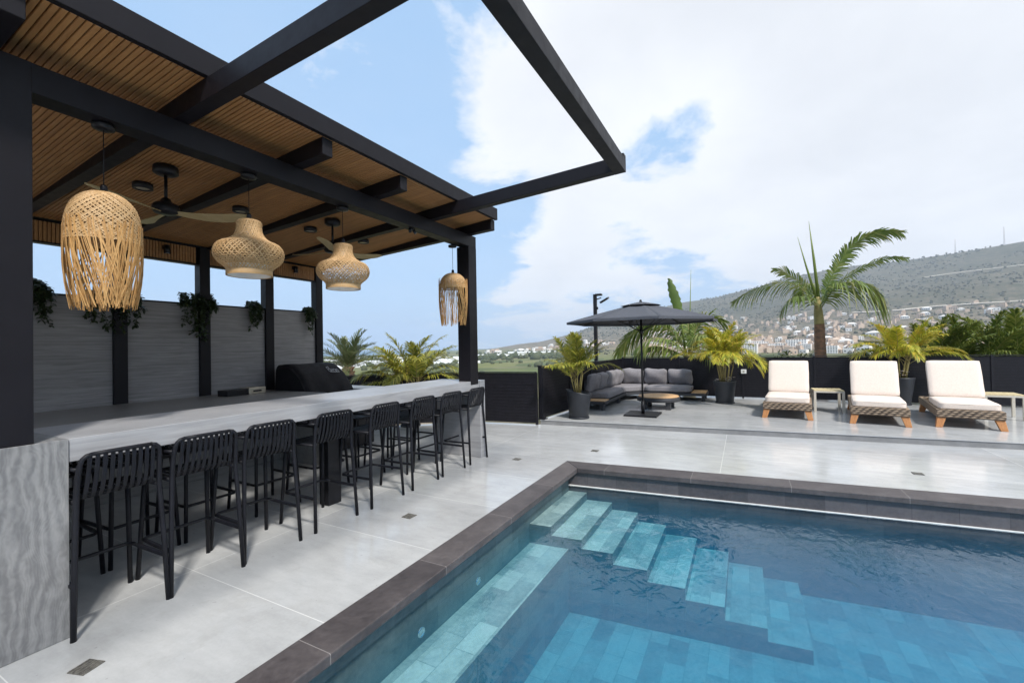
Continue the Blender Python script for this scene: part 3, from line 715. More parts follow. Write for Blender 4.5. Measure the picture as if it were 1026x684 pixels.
# ------------------------------------------------------------------ bar stools (facing +Y, origin on the floor at the middle)
def make_stool(name, label):
    t = thing(name, label, 'bar stool', (0,0,0), 0, 'black bar stools along both sides of the bar')
    mt = MAT['stool_black']
    HW, SH = .195, .745
    # rear legs run up into the back posts
    legs = []
    for s in (-1, 1):
        m = MB(); m.tube([(s*.228,-.245,0),(s*.214,-.225,.4),(s*.2,-.205,.74),(s*.197,-.215,.88),(s*.192,-.231,.95),(s*.183,-.236,.982),(s*.165,-.239,1.0),(s*.14,-.242,1.006)], [.0145,.015,.0155,.0145,.0135,.0125,.012,.012], 10); m.build('leg', mt, t)
        m = MB(); m.tube([(s*.225,.235,0),(s*.205,.205,.5),(s*.195,.19,.735)], [.0145,.015,.0155], 10); m.build('leg', mt, t)
        # arm rail: from the back post forwards, then curving down to the seat
        m = MB(); m.tube([(s*.197,-.215,.925),(s*.213,-.13,.925),(s*.22,-.02,.922),(s*.22,.06,.91),(s*.217,.095,.88),(s*.207,.105,.82),(s*.198,.10,.752)], .0115, 8); m.build('armrest', mt, t)
    m = MB(); m.tube([(-.145,-.2415,1.0055),(-.07,-.252,1.008),(.07,-.252,1.008),(.145,-.2415,1.0055)], .012, 10); m.build('top_rail', mt, t)
    # back slats curving into the seat slats
    m = MB()
    for i in range(10):
        u = -1+2*i/9; x = u*.152; dx = .5*.004
        bow = -.014*(1-u*u)
        pts = [(x,-.243+bow*.7,.998),(x*1.01,-.235+bow,.93),(x*1.03,-.222+bow,.85),(x*1.05,-.205+bow*.7,.785),(x*1.05,-.185,.752),(x*1.05,-.13,.742),(x*1.05,0,.738),(x*1.05,.13,.741),(x*1.04,.195,.735)]
        for a, b in zip(pts, pts[1:]):
            d = Vector(b)-Vector(a); upv = (1,0,0)
            m.bar(Vector(a)-d*.04, Vector(b)+d*.04, .007, .0215, upv)
    m.build('slats', mt, t, .002, 1)
    m = MB()
    r = .0125
    m.tube([(-.198,-.205,.738),(-.198,.17,.736),(-.175,.2,.733),(.175,.2,.733),(.198,.17,.736),(.198,-.205,.738)], r, 8)
    m.build('seat_frame', mt, t)
    m = MB()
    m.tube([(-.214,.1,.285),(-.212,.17,.285),(-.185,.2,.285),(.185,.2,.285),(.212,.17,.285),(.214,.1,.285)], .012, 8); m.build('footrest', mt, t)
    for s in (-1, 1):
        m = MB(); m.bar((s*.216,-.228,.285),(s*.214,.102,.285), .022, .022); m.build('stretcher', mt, t, .004)
    return t
ordw = ['nearest the camera', 'second from the near end', 'third from the near end', 'fourth from the near end', 'fifth from the near end', 'sixth from the near end', 'seventh from the near end', 'nearest the far end block']
SX = [1.247, 1.727, 2.205, 2.805, 3.435, 4.045, 4.612, 5.200]
st0 = make_stool('bar_stool', 'black slatted bar stool on the pool side of the bar, '+ordw[0])
st0.location = (SX[0], 3.535, 0); st0.rotation_euler = (0,0,R(1))
for i in range(1, 8):
    dup(st0, (SX[i], 3.535+rnd.uniform(-.012,.012), 0), R(rnd.uniform(-2.5,2.5)), 'black slatted bar stool on the pool side of the bar, '+ordw[i])
BXS = [1.22, 1.70, 2.205, 2.82, 3.46, 4.02, 4.60, 5.15]
for i in range(8):
    dup(st0, (BXS[i], 4.355+rnd.uniform(-.012,.012), 0), math.pi+R(rnd.uniform(-2.5,2.5)), 'black slatted bar stool on the kitchen side of the bar, '+ordw[i])

# ------------------------------------------------------------------ pendant lamps
def strip(m, pts, w, nrm_c, th=.0012):
    # a flat woven strip following pts, lying on a surface whose normal points away from the axis nrm_c
    vs = []; n = len(pts)
    for i, p in enumerate(pts):
        p = Vector(p); d = (Vector(pts[min(i+1,n-1)])-Vector(pts[max(i-1,0)])).normalized()
        o = Vector((p.x-nrm_c[0], p.y-nrm_c[1], 0)); o = o.normalized() if o.length > 1e-6 else Vector((1,0,0))
        sd = d.cross(o); sd = sd.normalized() if sd.length > 1e-6 else Vector((0,0,1))
        nn = sd.cross(d).normalized()
        vs += [p-sd*w/2+nn*th, p+sd*w/2+nn*th, p+sd*w/2-nn*th, p-sd*w/2-nn*th]
    fs = []
    for i in range(n-1):
        a = i*4; b = a+4
        for k in range(4): fs.append((a+k, a+(k+1)%4, b+(k+1)%4, b+k))
    m.add(vs, fs)
def interp(prof, t):
    L = [0]
    for a, b in zip(prof, prof[1:]): L.append(L[-1]+math.hypot(b[0]-a[0], b[1]-a[1]))
    s = t*L[-1]
    for i in range(len(prof)-1):
        if s <= L[i+1] or i == len(prof)-2:
            f = (s-L[i])/max(1e-9, L[i+1]-L[i]); return (prof[i][0]+(prof[i+1][0]-prof[i][0])*f, prof[i][1]+(prof[i+1][1]-prof[i][1])*f)
def weave(m, prof, nst, turns, w, rows=0, jitter=.02, seg=18, rr=None):
    rr = rr or rnd
    for fam in (-1, 1):
        for i in range(nst):
            a0 = 2*math.pi*i/nst+rr.uniform(-.5,.5)*jitter*6; pts = []
            for k in range(seg+1):
                t = k/seg; r, zz = interp(prof, t); a = a0+fam*turns*2*math.pi*t
                r += fam*.0014*(1 if (k+i) % 2 else -1)
                pts.append((r*math.cos(a), r*math.sin(a), zz))
            strip(m, pts, w*rr.uniform(.8,1.15), (0,0,0))
    for j in range(rows):
        r, zz = interp(prof, (j+.5)/rows)
        pts = [((r+.0005)*math.cos(a*2*math.pi/40), (r+.0005)*math.sin(a*2*math.pi/40), zz+rr.uniform(-.001,.001)) for a in range(41)]
        strip(m, pts, w*.55, (0,0,0))
def lamp_base(name, label, loc, cord_len, grp, light=False):
    t = thing(name, label, 'pendant lamp', loc, 0, grp)
    m = MB(); m.lathe([(0,0),(.055,0),(.058,-.006),(.055,-.028),(.02,-.034),(0,-.034)], seg=24); m.build('ceiling_rose', MAT['black_metal'], t)
    m = MB(); m.tube([(0,0,-.03),(0,0,-cord_len)], .0028, 6); m.build('cord', MAT['black_metal'], t)
    m = MB(); m.lathe([(0,0),(.014,0),(.018,-.012),(.018,-.055),(.0,-.06)], (0,0,-cord_len+.05), 14); m.build('lamp_holder', MAT['black_metal'], t)
    return t
def fringe_lamp(name, label, loc, top, mid, bot, rad, nst=44, nfr=120, seed=1, grp='fringed pendant lamps'):
    rr = random.Random(seed)
    t = lamp_base(name, label, loc, -top, grp)
    prof = [(.012, top), (rad*.35, top-.005), (rad*.62, top-.035), (rad*.84, top-.09), (rad*.96, top-.17), (rad, mid+.04), (rad*1.0, mid)]
    m = MB(); weave(m, smooth_prof(prof, 4), nst, .42, .0066, 0, .015, 22, rr)
    sh = m.build('shade', MAT['cane_weave'], t)
    m = MB()
    for rz_ in ((rad*.985, mid+.05), (rad*1.0, mid+.005)):
        pts = [(rz_[0]*math.cos(a*2*math.pi/48), rz_[0]*math.sin(a*2*math.pi/48), rz_[1]) for a in range(49)]
        strip(m, pts, .007, (0,0,0))
    m.build('hoop', MAT['cane_weave'], sh)
    m = MB()
    for i in range(nfr):
        a0 = 2*math.pi*i/nfr+rr.uniform(-.06,.06)
        cl = math.sin(a0*3+seed)*.5+math.sin(a0*7+1.3*seed)*.4       # the strands lean together in tufts
        lean = rr.gauss(0,.30)+.42*cl+(-.35 if math.sin(a0*2+seed) > 0 else .35)
        zz1 = bot+rr.uniform(0,.05)+(.04 if rr.random() < .2 else 0); zs0 = mid+rr.uniform(-.01,.14)
        pts = []
        for k in range(7):
            f = k/6; a = a0+lean*f*.9; r = rad*(1.0+.05*math.sin(f*2.2)-.20*f*f+rr.uniform(-.01,.01)*f)
            pts.append((r*math.cos(a), r*math.sin(a), zs0+(zz1-zs0)*f))
        strip(m, pts, .0046*rr.uniform(.7,1.4), (0,0,0))
    m.build('fringe', MAT['fringe_weave'], t)
    return t
def gourd_lamp(name, label, loc, seed, grp='gourd pendant lamps'):
    rr = random.Random(seed)
    top = -.365
    t = lamp_base(name, label, loc, .365, grp)
    prof = [(.012,top),(.06,top-.002),(.088,top-.018),(.089,top-.05),(.093,top-.095),(.115,top-.14),(.16,top-.175),(.215,top-.20),(.243,top-.24),(.247,top-.29),(.225,top-.335),(.185,top-.37),(.163,top-.395),(.158,top-.41),(.16,top-.445)]
    sp = smooth_prof(prof, 3)
    m = MB(); weave(m, sp, 46, .36, .0068, 34, .01, 34, rr); sh = m.build('shade', MAT['cane_weave'], t)
    m = MB()
    for k in range(3):
        r = .161; zz = top-.415-k*.013
        strip(m, [((r)*math.cos(a*2*math.pi/48), (r)*math.sin(a*2*math.pi/48), zz) for a in range(49)], .014, (0,0,0), .002)
    m.build('rim', MAT['cane_weave'], sh)
    lp = [(r-.008, zz) for r, zz in smooth_prof(prof[11:], 3)]
    m = MB(); m.lathe(lp, seg=40); m.build('lit_inside', MAT['lit_inside'], t)  # white shell added, standing in for the sky-lit inside of the weave
    m = MB(); m.lathe([(0,-.075),(.018,-.07),(.03,-.045),(.026,-.02),(.013,0)], (0,0,top-.05), 16); m.build('bulb', MAT['lit_inside'], t)
    return t
ZBM = 2.986
fringe_lamp('fringe_pendant', 'large woven cane pendant lamp with a long ragged fringe, nearest the camera', (1.232,3.47,ZBM), -.425, -.735, -1.145, .183, 54, 190, 3)
g1 = gourd_lamp('gourd_pendant', 'gourd shaped woven cane pendant lamp hanging over the middle of the bar', (2.14,3.48,ZBM), 5)
dup(g1, (3.09,3.50,ZBM), R(70), 'gourd shaped woven cane pendant lamp hanging nearer the far end of the bar', (1,1,1))
fringe_lamp('fringe_pendant', 'small fringed woven cane pendant lamp beside the far corner post', (5.0,3.53,ZBM), -.39, -.60, -1.115, .195, 54, 150, 9)

# ------------------------------------------------------------------ ceiling fans, downlights, spots
def make_fan(label, loc, az0):
    t = thing('ceiling_fan', label, 'ceiling fan', loc, 0, 'ceiling fans')
    m = MB(); m.lathe([(0,0),(.085,0),(.092,-.015),(.092,-.06),(.07,-.075),(.02,-.08),(0,-.08)], seg=24); m.build('canopy', MAT['black_metal'], t)
    m = MB(); m.tube([(0,0,-.07),(0,0,-.31)], .013, 10); m.build('downrod', MAT['black_metal'], t)
    m = MB(); m.lathe([(0,-.28),(.03,-.28),(.045,-.31),(.088,-.33),(.098,-.35),(.098,-.385),(.085,-.405),(.0,-.412)], seg=28); m.build('motor', MAT['black_metal'], t)
    for k in range(3):
        a = R(az0+120*k); m = MB(); vs = []; n = 14
        for i in range(n+1):
            f = i/n; r = .07+.56*f
            w = .055+.085*math.sin(min(1, f*1.15)*math.pi*.62)**1.2
            if f > .8: w *= math.sqrt(max(.02, 1-((f-.8)/.2)**2))
            sw = .05*math.sin(f*math.pi*.9); tw = -R(20-9*f)
            for s_, dz in ((-1,.004),(1,.004),(1,-.004),(-1,-.004)):
                y = sw+s_*w*.5; vs.append((r, y*math.cos(tw), -.397+y*math.sin(tw)+dz+.025*f*f))
        fs = []
        for i in range(n):
            for q in range(4): fs.append((i*4+q, i*4+(q+1)%4, i*4+4+(q+1)%4, i*4+4+q))
        fs.append((0,1,2,3)); fs.append(tuple(n*4+q for q in (3,2,1,0)))
        m.add([Matrix.Rotation(a,3,'Z')@Vector(v) for v in vs], fs, False); m.build('blade', MAT['fan_blade'], t, .002, 1)
    return t
def ceil_z(x, y): return cz(y)
make_fan('black ceiling fan with pale wooden blades hanging behind the large fringed lamp', (1.976,4.389,ceil_z(0,4.389)), 78)
make_fan('black ceiling fan with pale wooden blades behind the farther gourd lamp', (3.77,4.448,ceil_z(0,4.448)), 96)
DL = [('between the large fringed lamp and the near fan', 2.01, 4.873), ('above the nearer gourd lamp', 2.873, 4.822), ('left of the farther fan', 3.777, 4.86), ('at the far end of the ceiling', 4.592, 4.788)]
for i, (w, x, y) in enumerate(DL):
    t = thing('downlight', 'round black downlight on the slatted ceiling '+w, 'downlight', (x,y,ceil_z(x,y)), 0, 'downlights on the slatted ceiling')
    m = MB(); m.lathe([(0,0),(.075,0),(.078,-.006),(.078,-.05),(.055,-.052),(.05,-.045)], seg=24); m.build('housing', MAT['black_metal'], t)
    m = MB(); m.lathe([(.05,-.0451),(.0,-.038)], seg=20); m.build('diffuser', MAT['steel'], t)
for w, x, y0, zz in (('behind the large fringed lamp', 2.87, 6.42, 2.90), ('between the two gourd lamps', 4.66, 6.42, 2.91)):
    t = thing('wall_spotlight', 'small black spotlight on the slatted wood band '+w, 'spotlight', (x,y0,zz), 0, 'spotlights on the slatted band')
    m = MB(); m.box((-.025,-.02,-.025),(.025,0,.025)); m.build('bracket', MAT['black_metal'], t, .003)
    m = MB(); m.tube([(0,-.02,.0),(0,-.05,-.01),(0,-.055,-.03)], .01, 8); m.tube([(0,-.055,.02),(0,-.065,-.085)], .034, 16); m.build('head', MAT['black_metal'], t)
    m = MB(); m.tube([(0,-.0652,-.0855),(0,-.0655,-.0875)], .026, 16); m.build('lens', MAT['chrome'], t)
t = thing('beam_spotlight', 'small twin spotlight under the front beam right of the farther gourd lamp', 'spotlight', (4.05,3.44,2.986))
m = MB(); m.lathe([(0,0),(.03,0),(.03,-.012),(0,-.014)], seg=16); m.build('base', MAT['black_metal'], t)
for s in (-1,1): m = MB(); m.tube([(s*.03,0,-.012),(s*.05,-.02,-.05)], .018, 12); m.build('head', MAT['black_metal'], t)

# ------------------------------------------------------------------ fences
def fence(name, label, a, b, h, z0, slat=.048, gap=.016, post_every=1.5, th=.03):
    t = thing(name, label, 'fence', (0,0,0))
    a = Vector((*a, 0)); b = Vector((*b, 0)); d = (b-a); L = d.length; d.normalize()
    m = MB(); zz = z0+.03
    while zz+slat < z0+h-.012:
        m.bar(a+Vector((0,0,zz+slat/2)), b+Vector((0,0,zz+slat/2)), .02, slat); zz += slat+gap
    m.build('slat_panel', MAT['black_fence'], t)
    nrm_ = Vector((-d.y, d.x, 0))
    m = MB(); off = nrm_*(-.017)
    m.bar(a+Vector((0,0,z0+h/2))+nrm_*.0, b+Vector((0,0,z0+h/2)), .006, h-.06); m.build('backing_board', MAT['black_fence'], t)
    m = MB(); m.bar(a+Vector((0,0,z0+h-.008)), b+Vector((0,0,z0+h-.008)), .06, .016); m.build('cap_rail', MAT['black_fence'], t, .002)
    n = max(1, round(L/post_every))
    for k in range(n+1):
        p = a+d*(L*k/n); m = MB(); 
        m.bar(p+Vector((0,0,z0+.002)), p+Vector((0,0,z0+h-.017)), .045, .05, nrm_); m.build('post', MAT['black_fence'], t, .003)
    return t
fence('slat_fence', 'long black horizontal slat fence behind the sofa and the sun loungers', (13.24,3.23), (13.24,-9.5), 1.11, PZ)
fence('slat_fence', 'black slat fence along the platform edge left of the sofa', (8.26,3.625), (13.2,3.26), 1.06, PZ, post_every=1.24)
fence('slat_fence', 'black slat fence panel between the bar end and the platform corner', FENCE_L[1], (8.10,3.72), 1.06, 0, post_every=1.3)
fence('slat_fence', 'black slat fence behind the bar with the yellow areca palm in front', FENCE_L[2], FENCE_L[1], 1.06, 0)
fence('slat_fence', 'black slat fence beyond the covered grill', (4.6,9.5), FENCE_L[2], 1.06, 0)
m = MB(); m.box((-.055,-.055,0),(.055,.055,1.06)); m.box((-.065,-.065,1.061),(.065,.065,1.085)); m.box((-.09,-.09,0),(.09,.09,.012))
o = m.build('fence_post', MAT['black_fence'], None, .003); o.location = (8.215,3.655,PZ-.0005) ; tag(o, 'square black corner post where the fence meets the raised platform', 'fence post')
t = thing('power_outlet', 'small white power outlet on the black fence beside the yellow potted palm', 'power outlet', (13.20,.02,.81))
m = MB(); m.box((-.03,-.065,-.055),(.0,.065,.055)); m.build('cover_plate', MAT['white_paint'], t, .006)
m = MB(); m.lathe([(.02,0),(.024,.003),(.024,.0)], seg=14); m.lathe([(0,.001),(.02,.001)], seg=14); o = m.build('socket', MAT['steel'], t); o.location = (-.031,.0,0); o.rotation_euler = (0,R(-90),0)
t = thing('floodlight_pole', 'tall black pole with a tilted floodlight standing beyond the fence behind the umbrella', 'floodlight pole', (13.55,4.13,-.8))
m = MB(); m.box((-.05,-.05,0),(.05,.05,3.98)); m.build('pole', MAT['black_metal'], t, .004)
m = MB(); m.bar((0,-.05,3.82),(0,-.2,3.86),.03,.03); m.box((-.03,-.09,3.5),(.03,-.05,3.58)); m.build('bracket', MAT['black_metal'], t, .003)
M = Matrix.Translation((0,-.3,3.78))@Matrix.Rotation(R(-28),4,'X')@Matrix.Rotation(R(-12),4,'Y')
m = MB(); m.box((-.14,-.14,-.03),(.14,.14,.03),M); fh = m.build('floodlight_head', MAT['black_metal'], t, .01)
m = MB(); m.box((-.12,-.12,-.036),(.12,.12,-.031),M); m.build('lens', MAT['steel'], fh)
m = MB(); m.box((-.08,-.22,3.93),(.08,-.02,3.99)); m.build('sensor', MAT['black_metal'], t, .01)

# ------------------------------------------------------------------ garden sofa, table, umbrella
sofa = thing('corner_sofa', 'dark grey corner sofa with plump cushions and teak end shelves by the black fence', 'sofa', (11.6,2.4,PZ))
def L(p): return (p[0]-11.6, p[1]-2.4)
def slab(name, poly, z0, z1, mat, bevel=.008):
    m = MB(); m.prism([L(p) for p in poly], z0, z1); return m.build(name, MAT[mat], sofa, bevel)
slab('base_frame', [(9.72,2.78),(11.78,2.80),(12.12,2.50),(12.12,.86),(12.92,.86),(12.92,3.22),(9.72,3.40)], .13, .20, 'charcoal_wood')
slab('side_shelf', [(9.74,2.80),(10.12,2.80),(10.12,3.36),(9.74,3.38)], .2005, .222, 'teak', .004)
slab('side_shelf', [(12.14,.88),(12.88,.88),(12.88,1.22),(12.14,1.22)], .2005, .222, 'teak', .004)
def pad(name, c, half, r, puff, rz=0, rx=0, axis=2):
    m = MB(); M = Matrix.Rotation(rz,3,'Z')@Matrix.Rotation(rx,3,'Y'); m.cushion((c[0]-11.6,c[1]-2.4,c[2]), half, r, puff, M, 8, axis); return m.build(name, MAT['grey_cushion'], sofa)
pad('seat_cushion', (10.88,3.09,.285), (.735,.285,.075), .045, .10)
# corner seat cushion: a chamfered slab
m = MB(); m.prism([L(p) for p in [(11.63,2.81),(11.78,2.81),(12.13,2.51),(12.13,2.40),(12.90,2.40),(12.90,3.2),(11.63,3.32)]], .21, .36); m.build('seat_cushion', MAT['grey_cushion'], sofa, .04, 4)
pad('seat_cushion', (12.51,1.81,.285), (.385,.58,.075), .045, .10)
for (x, y, rz) in ((12.80,1.56,0),(12.80,2.20,0),(12.78,2.83,R(6))):
    pad('back_cushion', (x,y,.565), (.085,.305,.215), .06, .45, rz, R(-10), 0)
for (x, y, rz) in ((12.33,3.16,R(88)),(11.68,3.20,R(88)),(11.02,3.24,R(88)),(10.42,3.27,R(87))):
    pad('back_cushion', (x,y,.565), (.085,.30,.215), .06, .45, rz, R(-10), 0)
slab('back_rail', [(12.93,1.26),(12.96,1.26),(12.96,3.23),(12.93,3.23)], .13, .62, 'charcoal_wood')
slab('back_rail', [(10.16,3.385),(12.9,3.235),(12.9,3.262),(10.16,3.412)], .13, .62, 'charcoal_wood')
for p in [(9.80,2.86),(9.80,3.3),(11.2,2.86),(11.2,3.24),(12.2,2.45),(12.2,1.7),(12.2,.94),(12.82,.94),(12.82,1.9),(12.8,3.1)]:
    m = MB(); m.box((L(p)[0]-.05,L(p)[1]-.035,0),(L(p)[0]+.05,L(p)[1]+.035,.129)); m.build('leg', MAT['charcoal_wood'], sofa, .004)
ct = thing('coffee_table', 'low round coffee table with teak top and charcoal base before the corner sofa', 'coffee table', (10.62,1.78,PZ))
m = MB(); m.lathe([(0,.262),(.44,.262),(.452,.268),(.452,.282),(.44,.29),(0,.29)], seg=48); m.build('table_top', MAT['teak'], ct)
m = MB(); m.lathe([(0,.17),(.46,.17),(.475,.18),(.475,.25),(.46,.2615),(0,.2615)], seg=48); m.build('apron', MAT['charcoal_wood'], ct)
for a in (45, 135, 225, 315):
    m = MB(); x, y = .36*math.cos(R(a)), .36*math.sin(R(a)); m.box((x-.055,y-.055,0),(x+.055,y+.055,.1695)); m.build('leg', MAT['charcoal_wood'], ct, .004)

um = thing('patio_umbrella', 'open charcoal patio umbrella on a square black base in front of the corner sofa', 'umbrella', (9.45,1.90,PZ))
m = MB(); m.box((-.33,-.33,0),(.33,.33,.035)); m.build('base_plate', MAT['black_metal'], um, .006)
m = MB(); m.tube([(0,0,.036),(0,0,.30)], .034, 14); m.build('base_socket', MAT['black_metal'], um)
m = MB(); m.tube([(0,0,.05),(0,0,2.36)], .021, 14); m.build('pole', MAT['black_metal'], um)
NR = 8; RO = 1.55; ZE = 1.965; ZT = 2.335
def canopy_pt(k, f, sub):     # f 0 at the hub .. 1 at the rim, sub 0..1 across the panel
    a0, a1 = 2*math.pi*(k+.5)/NR, 2*math.pi*(k+1.5)/NR
    r = RO*f
    p0 = Vector((r*math.cos(a0), r*math.sin(a0), 0)); p1 = Vector((r*math.cos(a1), r*math.sin(a1), 0))
    p = p0.lerp(p1, sub); sag = -.05*f*math.sin(math.pi*sub)*math.sin(math.pi*min(1, f*.9+.1))
    inward = 1-.035*math.sin(math.pi*sub)*f**3
    return Vector((p.x*inward, p.y*inward, ZT+(ZE-ZT)*(f**1.12)+sag))
m = MB(); ns = 8; nf = 8
for k in range(NR):
    vs = [canopy_pt(k, .1+.9*i/nf, j/ns) for i in range(nf+1) for j in range(ns+1)]; fs = []
    for i in range(nf):
        for j in range(ns): fs.append((i*(ns+1)+j, (i+1)*(ns+1)+j, (i+1)*(ns+1)+j+1, i*(ns+1)+j+1))
    m.add(vs, fs, True)
    e = [canopy_pt(k, 1, j/ns) for j in range(ns+1)]            # valance hem
    vs = e+[q+Vector((0,0,-.045)) for q in e]; m.add(vs, [(j, ns+1+j, ns+2+j, j+1) for j in range(ns)])
cn = m.build('canopy', MAT['umbrella_cloth'], um); sd = cn.modifiers.new('solid','SOLIDIFY'); sd.thickness = .004
m = MB()
for k in range(NR):
    vs = []; 
    for i in range(4):
        for j in range(5):
            q = canopy_pt(k, .01+.26*i/3, j/4); vs.append(q+Vector((0,0,.035+.012*math.sin(math.pi*j/4)*i/3)))
    m.add(vs, [(i*5+j, (i+1)*5+j, (i+1)*5+j+1, i*5+j+1) for i in range(3) for j in range(4)], True)
vc = m.build('vent_cap', MAT['umbrella_cloth'], um); sd = vc.modifiers.new('solid','SOLIDIFY'); sd.thickness = .004
m = MB(); m.lathe([(0,.05),(.02,.045),(.025,.02),(.03,0)], (0,0,ZT+.03), 12); m.build('finial', MAT['black_metal'], um)
for k in range(NR):
    a = 2*math.pi*(k+.5)/NR; d = Vector((math.cos(a), math.sin(a), 0)); 
    pts = [d*(RO*f)+Vector((0,0,ZT+(ZE-ZT)*(f**1.12)-.02)) for f in (.03,.3,.6,.99)]
    m = MB(); m.tube(pts, .008, 6); rb = m.build('rib', MAT['black_metal'], um)
    m = MB(); m.tube([Vector((0,0,1.75))+d*.03, d*RO*.5+Vector((0,0,ZT+(ZE-ZT)*(.5**1.12)-.03))], .007, 6); m.build('strut', MAT['black_metal'], rb)
m = MB(); m.tube([(0,0,1.70),(0,0,1.79)], .04, 14); m.build('runner', MAT['black_metal'], um)

# ------------------------------------------------------------------ sun loungers and side tables
def make_lounger(label):
    t = thing('sun_lounger', label, 'sun lounger', (0,0,0), 0, 'rattan sun loungers on the platform')
    W, LN = .40, 2.15
    m = MB(); m.box((0,-W,.165),(.05,W,.30)); m.box((LN-.05,-W,.165),(LN,W,.30))
    m.box((.0505,-W,.165),(LN-.0505,-W+.05,.30)); m.box((.0505,W-.05,.165),(LN-.0505,W,.30)); m.box((.0505,-W+.0505,.2),(LN-.0505,W-.0505,.245))
    m.build('rattan_frame', MAT['rattan_basket'], t, .012, 2)
    for sx, x in ((-1,.075),(1,LN-.2)):
        for s in (-1,1):
            m = MB(); vs = []
            for zz, k, sz in ((0,1,.042),(.164,0,.055)):
                cx_, cy__ = x+sx*.05*k, s*(W-.065+.04*k)
                vs += [(cx_-sz,cy__-sz,zz),(cx_+sz,cy__-sz,zz),(cx_+sz,cy__+sz,zz),(cx_-sz,cy__+sz,zz)]
            m.add(vs, [(0,3,2,1),(4,5,6,7),(0,1,5,4),(1,2,6,5),(2,3,7,6),(3,0,4,7)]); m.build('leg', MAT['leg_wood'], t, .006)
    m = MB(); m.cushion((.61,0,.355), (.565,W-.035,.062), .03, .05, None, 10, 2); m.build('seat_cushion', MAT['cream_cushion'], t)
    m = MB()
    for zz in (.318,.392): m.tube([(.055,-(W-.045),zz),(.05,-(W-.07),zz),(.047,0,zz),(.05,W-.07,zz),(.055,W-.045,zz),(.6,W-.037,zz),(1.15,W-.045,zz)], .005, 5)
    m.build('piping', MAT['cream_cushion'], t)
    a = R(62); M = Matrix.Rotation(-a,3,'Y')
    cpos = Vector((1.10,0,.385))+M@Vector((.36,0,.05))
    m = MB(); m.cushion(tuple(cpos), (.365,W-.035,.058), .03, .05, M, 10, 2); m.build('back_cushion', MAT['cream_cushion'], t)
    m = MB(); M4_ = Matrix.Translation((1.12,0,.33))@Matrix.Rotation(-a,4,'Y'); m.box((0,-W+.06,-.045),(.70,W-.06,-.012), M4_); m.build('back_frame', MAT['rattan_basket'], t, .006)
    m = MB(); 
    for s in (-1,1): m.bar((1.40,s*.25,.82),(1.75,s*.25,.26),.03,.02)
    m.build('back_support', MAT['beige_metal'], t)
    return t
lg = make_lounger('cream cushioned rattan sun lounger nearest the yellow potted palm and the sofa')
lg.location = (9.90,-.70,PZ); lg.rotation_euler = (0,0,R(-6))
dup(lg, (9.70,-2.05,PZ), R(-8.5), 'cream cushioned rattan sun lounger standing between the other two loungers')
dup(lg, (9.80,-3.23,PZ), R(-9), 'cream cushioned rattan sun lounger turned slightly, farthest from the sofa')
def make_side_table(label):
    t = thing('side_table', label, 'side table', (0,0,PZ), 0, 'side tables between the loungers')
    w, h = .265, .455
    for sx in (-1,1):
        for sy in (-1,1):
            m = MB(); m.box((sx*w-.022*(sx+1),sy*w-.022*(sy+1),0),(sx*w-.022*(sx-1),sy*w-.022*(sy-1),h-.0505)); m.build('leg', MAT['beige_metal'], t, .003)
    m = MB(); m.box((-w,-w,h-.05),(w,w,h-.018)); m.build('top_frame', MAT['beige_metal'], t, .003)
    m = MB()
    for k in range(7): y = -w+.008+k*.0745; m.box((-w+.006,y,h-.0175),(w-.006,y+.066,h)); 
    m.build('table_top', MAT['teak_pale'], t, .002, 1)
    return t
tb = make_side_table('small pale side table with slatted wooden top between the first two loungers'); tb.location = (11.36,-1.535,PZ)
dup(tb, (11.36,-4.14,PZ), R(-5), 'small pale side table with slatted wooden top at the far right lounger')

# ------------------------------------------------------------------ plants
def catmull(P, n):
    P = [Vector(p) for p in P]; out = []
    for i in range(len(P)-1):
        p0, p1, p2, p3 = P[max(i-1,0)], P[i], P[i+1], P[min(i+2,len(P)-1)]
        for k in range(n):
            t = k/n; out.append(.5*((2*p1)+(p2-p0)*t+(2*p0-5*p1+4*p2-p3)*t*t+(3*p1-p0-3*p2+p3)*t**3))
    out.append(P[-1]); return out
def leaflet(m, p, d, up_, ln, w, droop, rr):
    # a folded blade: base, two middles, tip
    sd = d.cross(up_); sd = sd.normalized() if sd.length > 1e-5 else Vector((1,0,0))
    nn = sd.cross(d).normalized()
    q1 = p+d*ln*.45+Vector((0,0,-droop*ln*.16)); q2 = p+d*ln*.8+Vector((0,0,-droop*ln*.5)); q3 = p+d*ln+Vector((0,0,-droop*ln*.95))
    m.add([p-sd*w*.3, p+sd*w*.3, q1-sd*w*.5+nn*w*.1, q1+sd*w*.5+nn*w*.1, q2-sd*w*.36, q2+sd*w*.36, q3], [(0,2,3,1),(2,4,5,3),(4,6,5)], True)
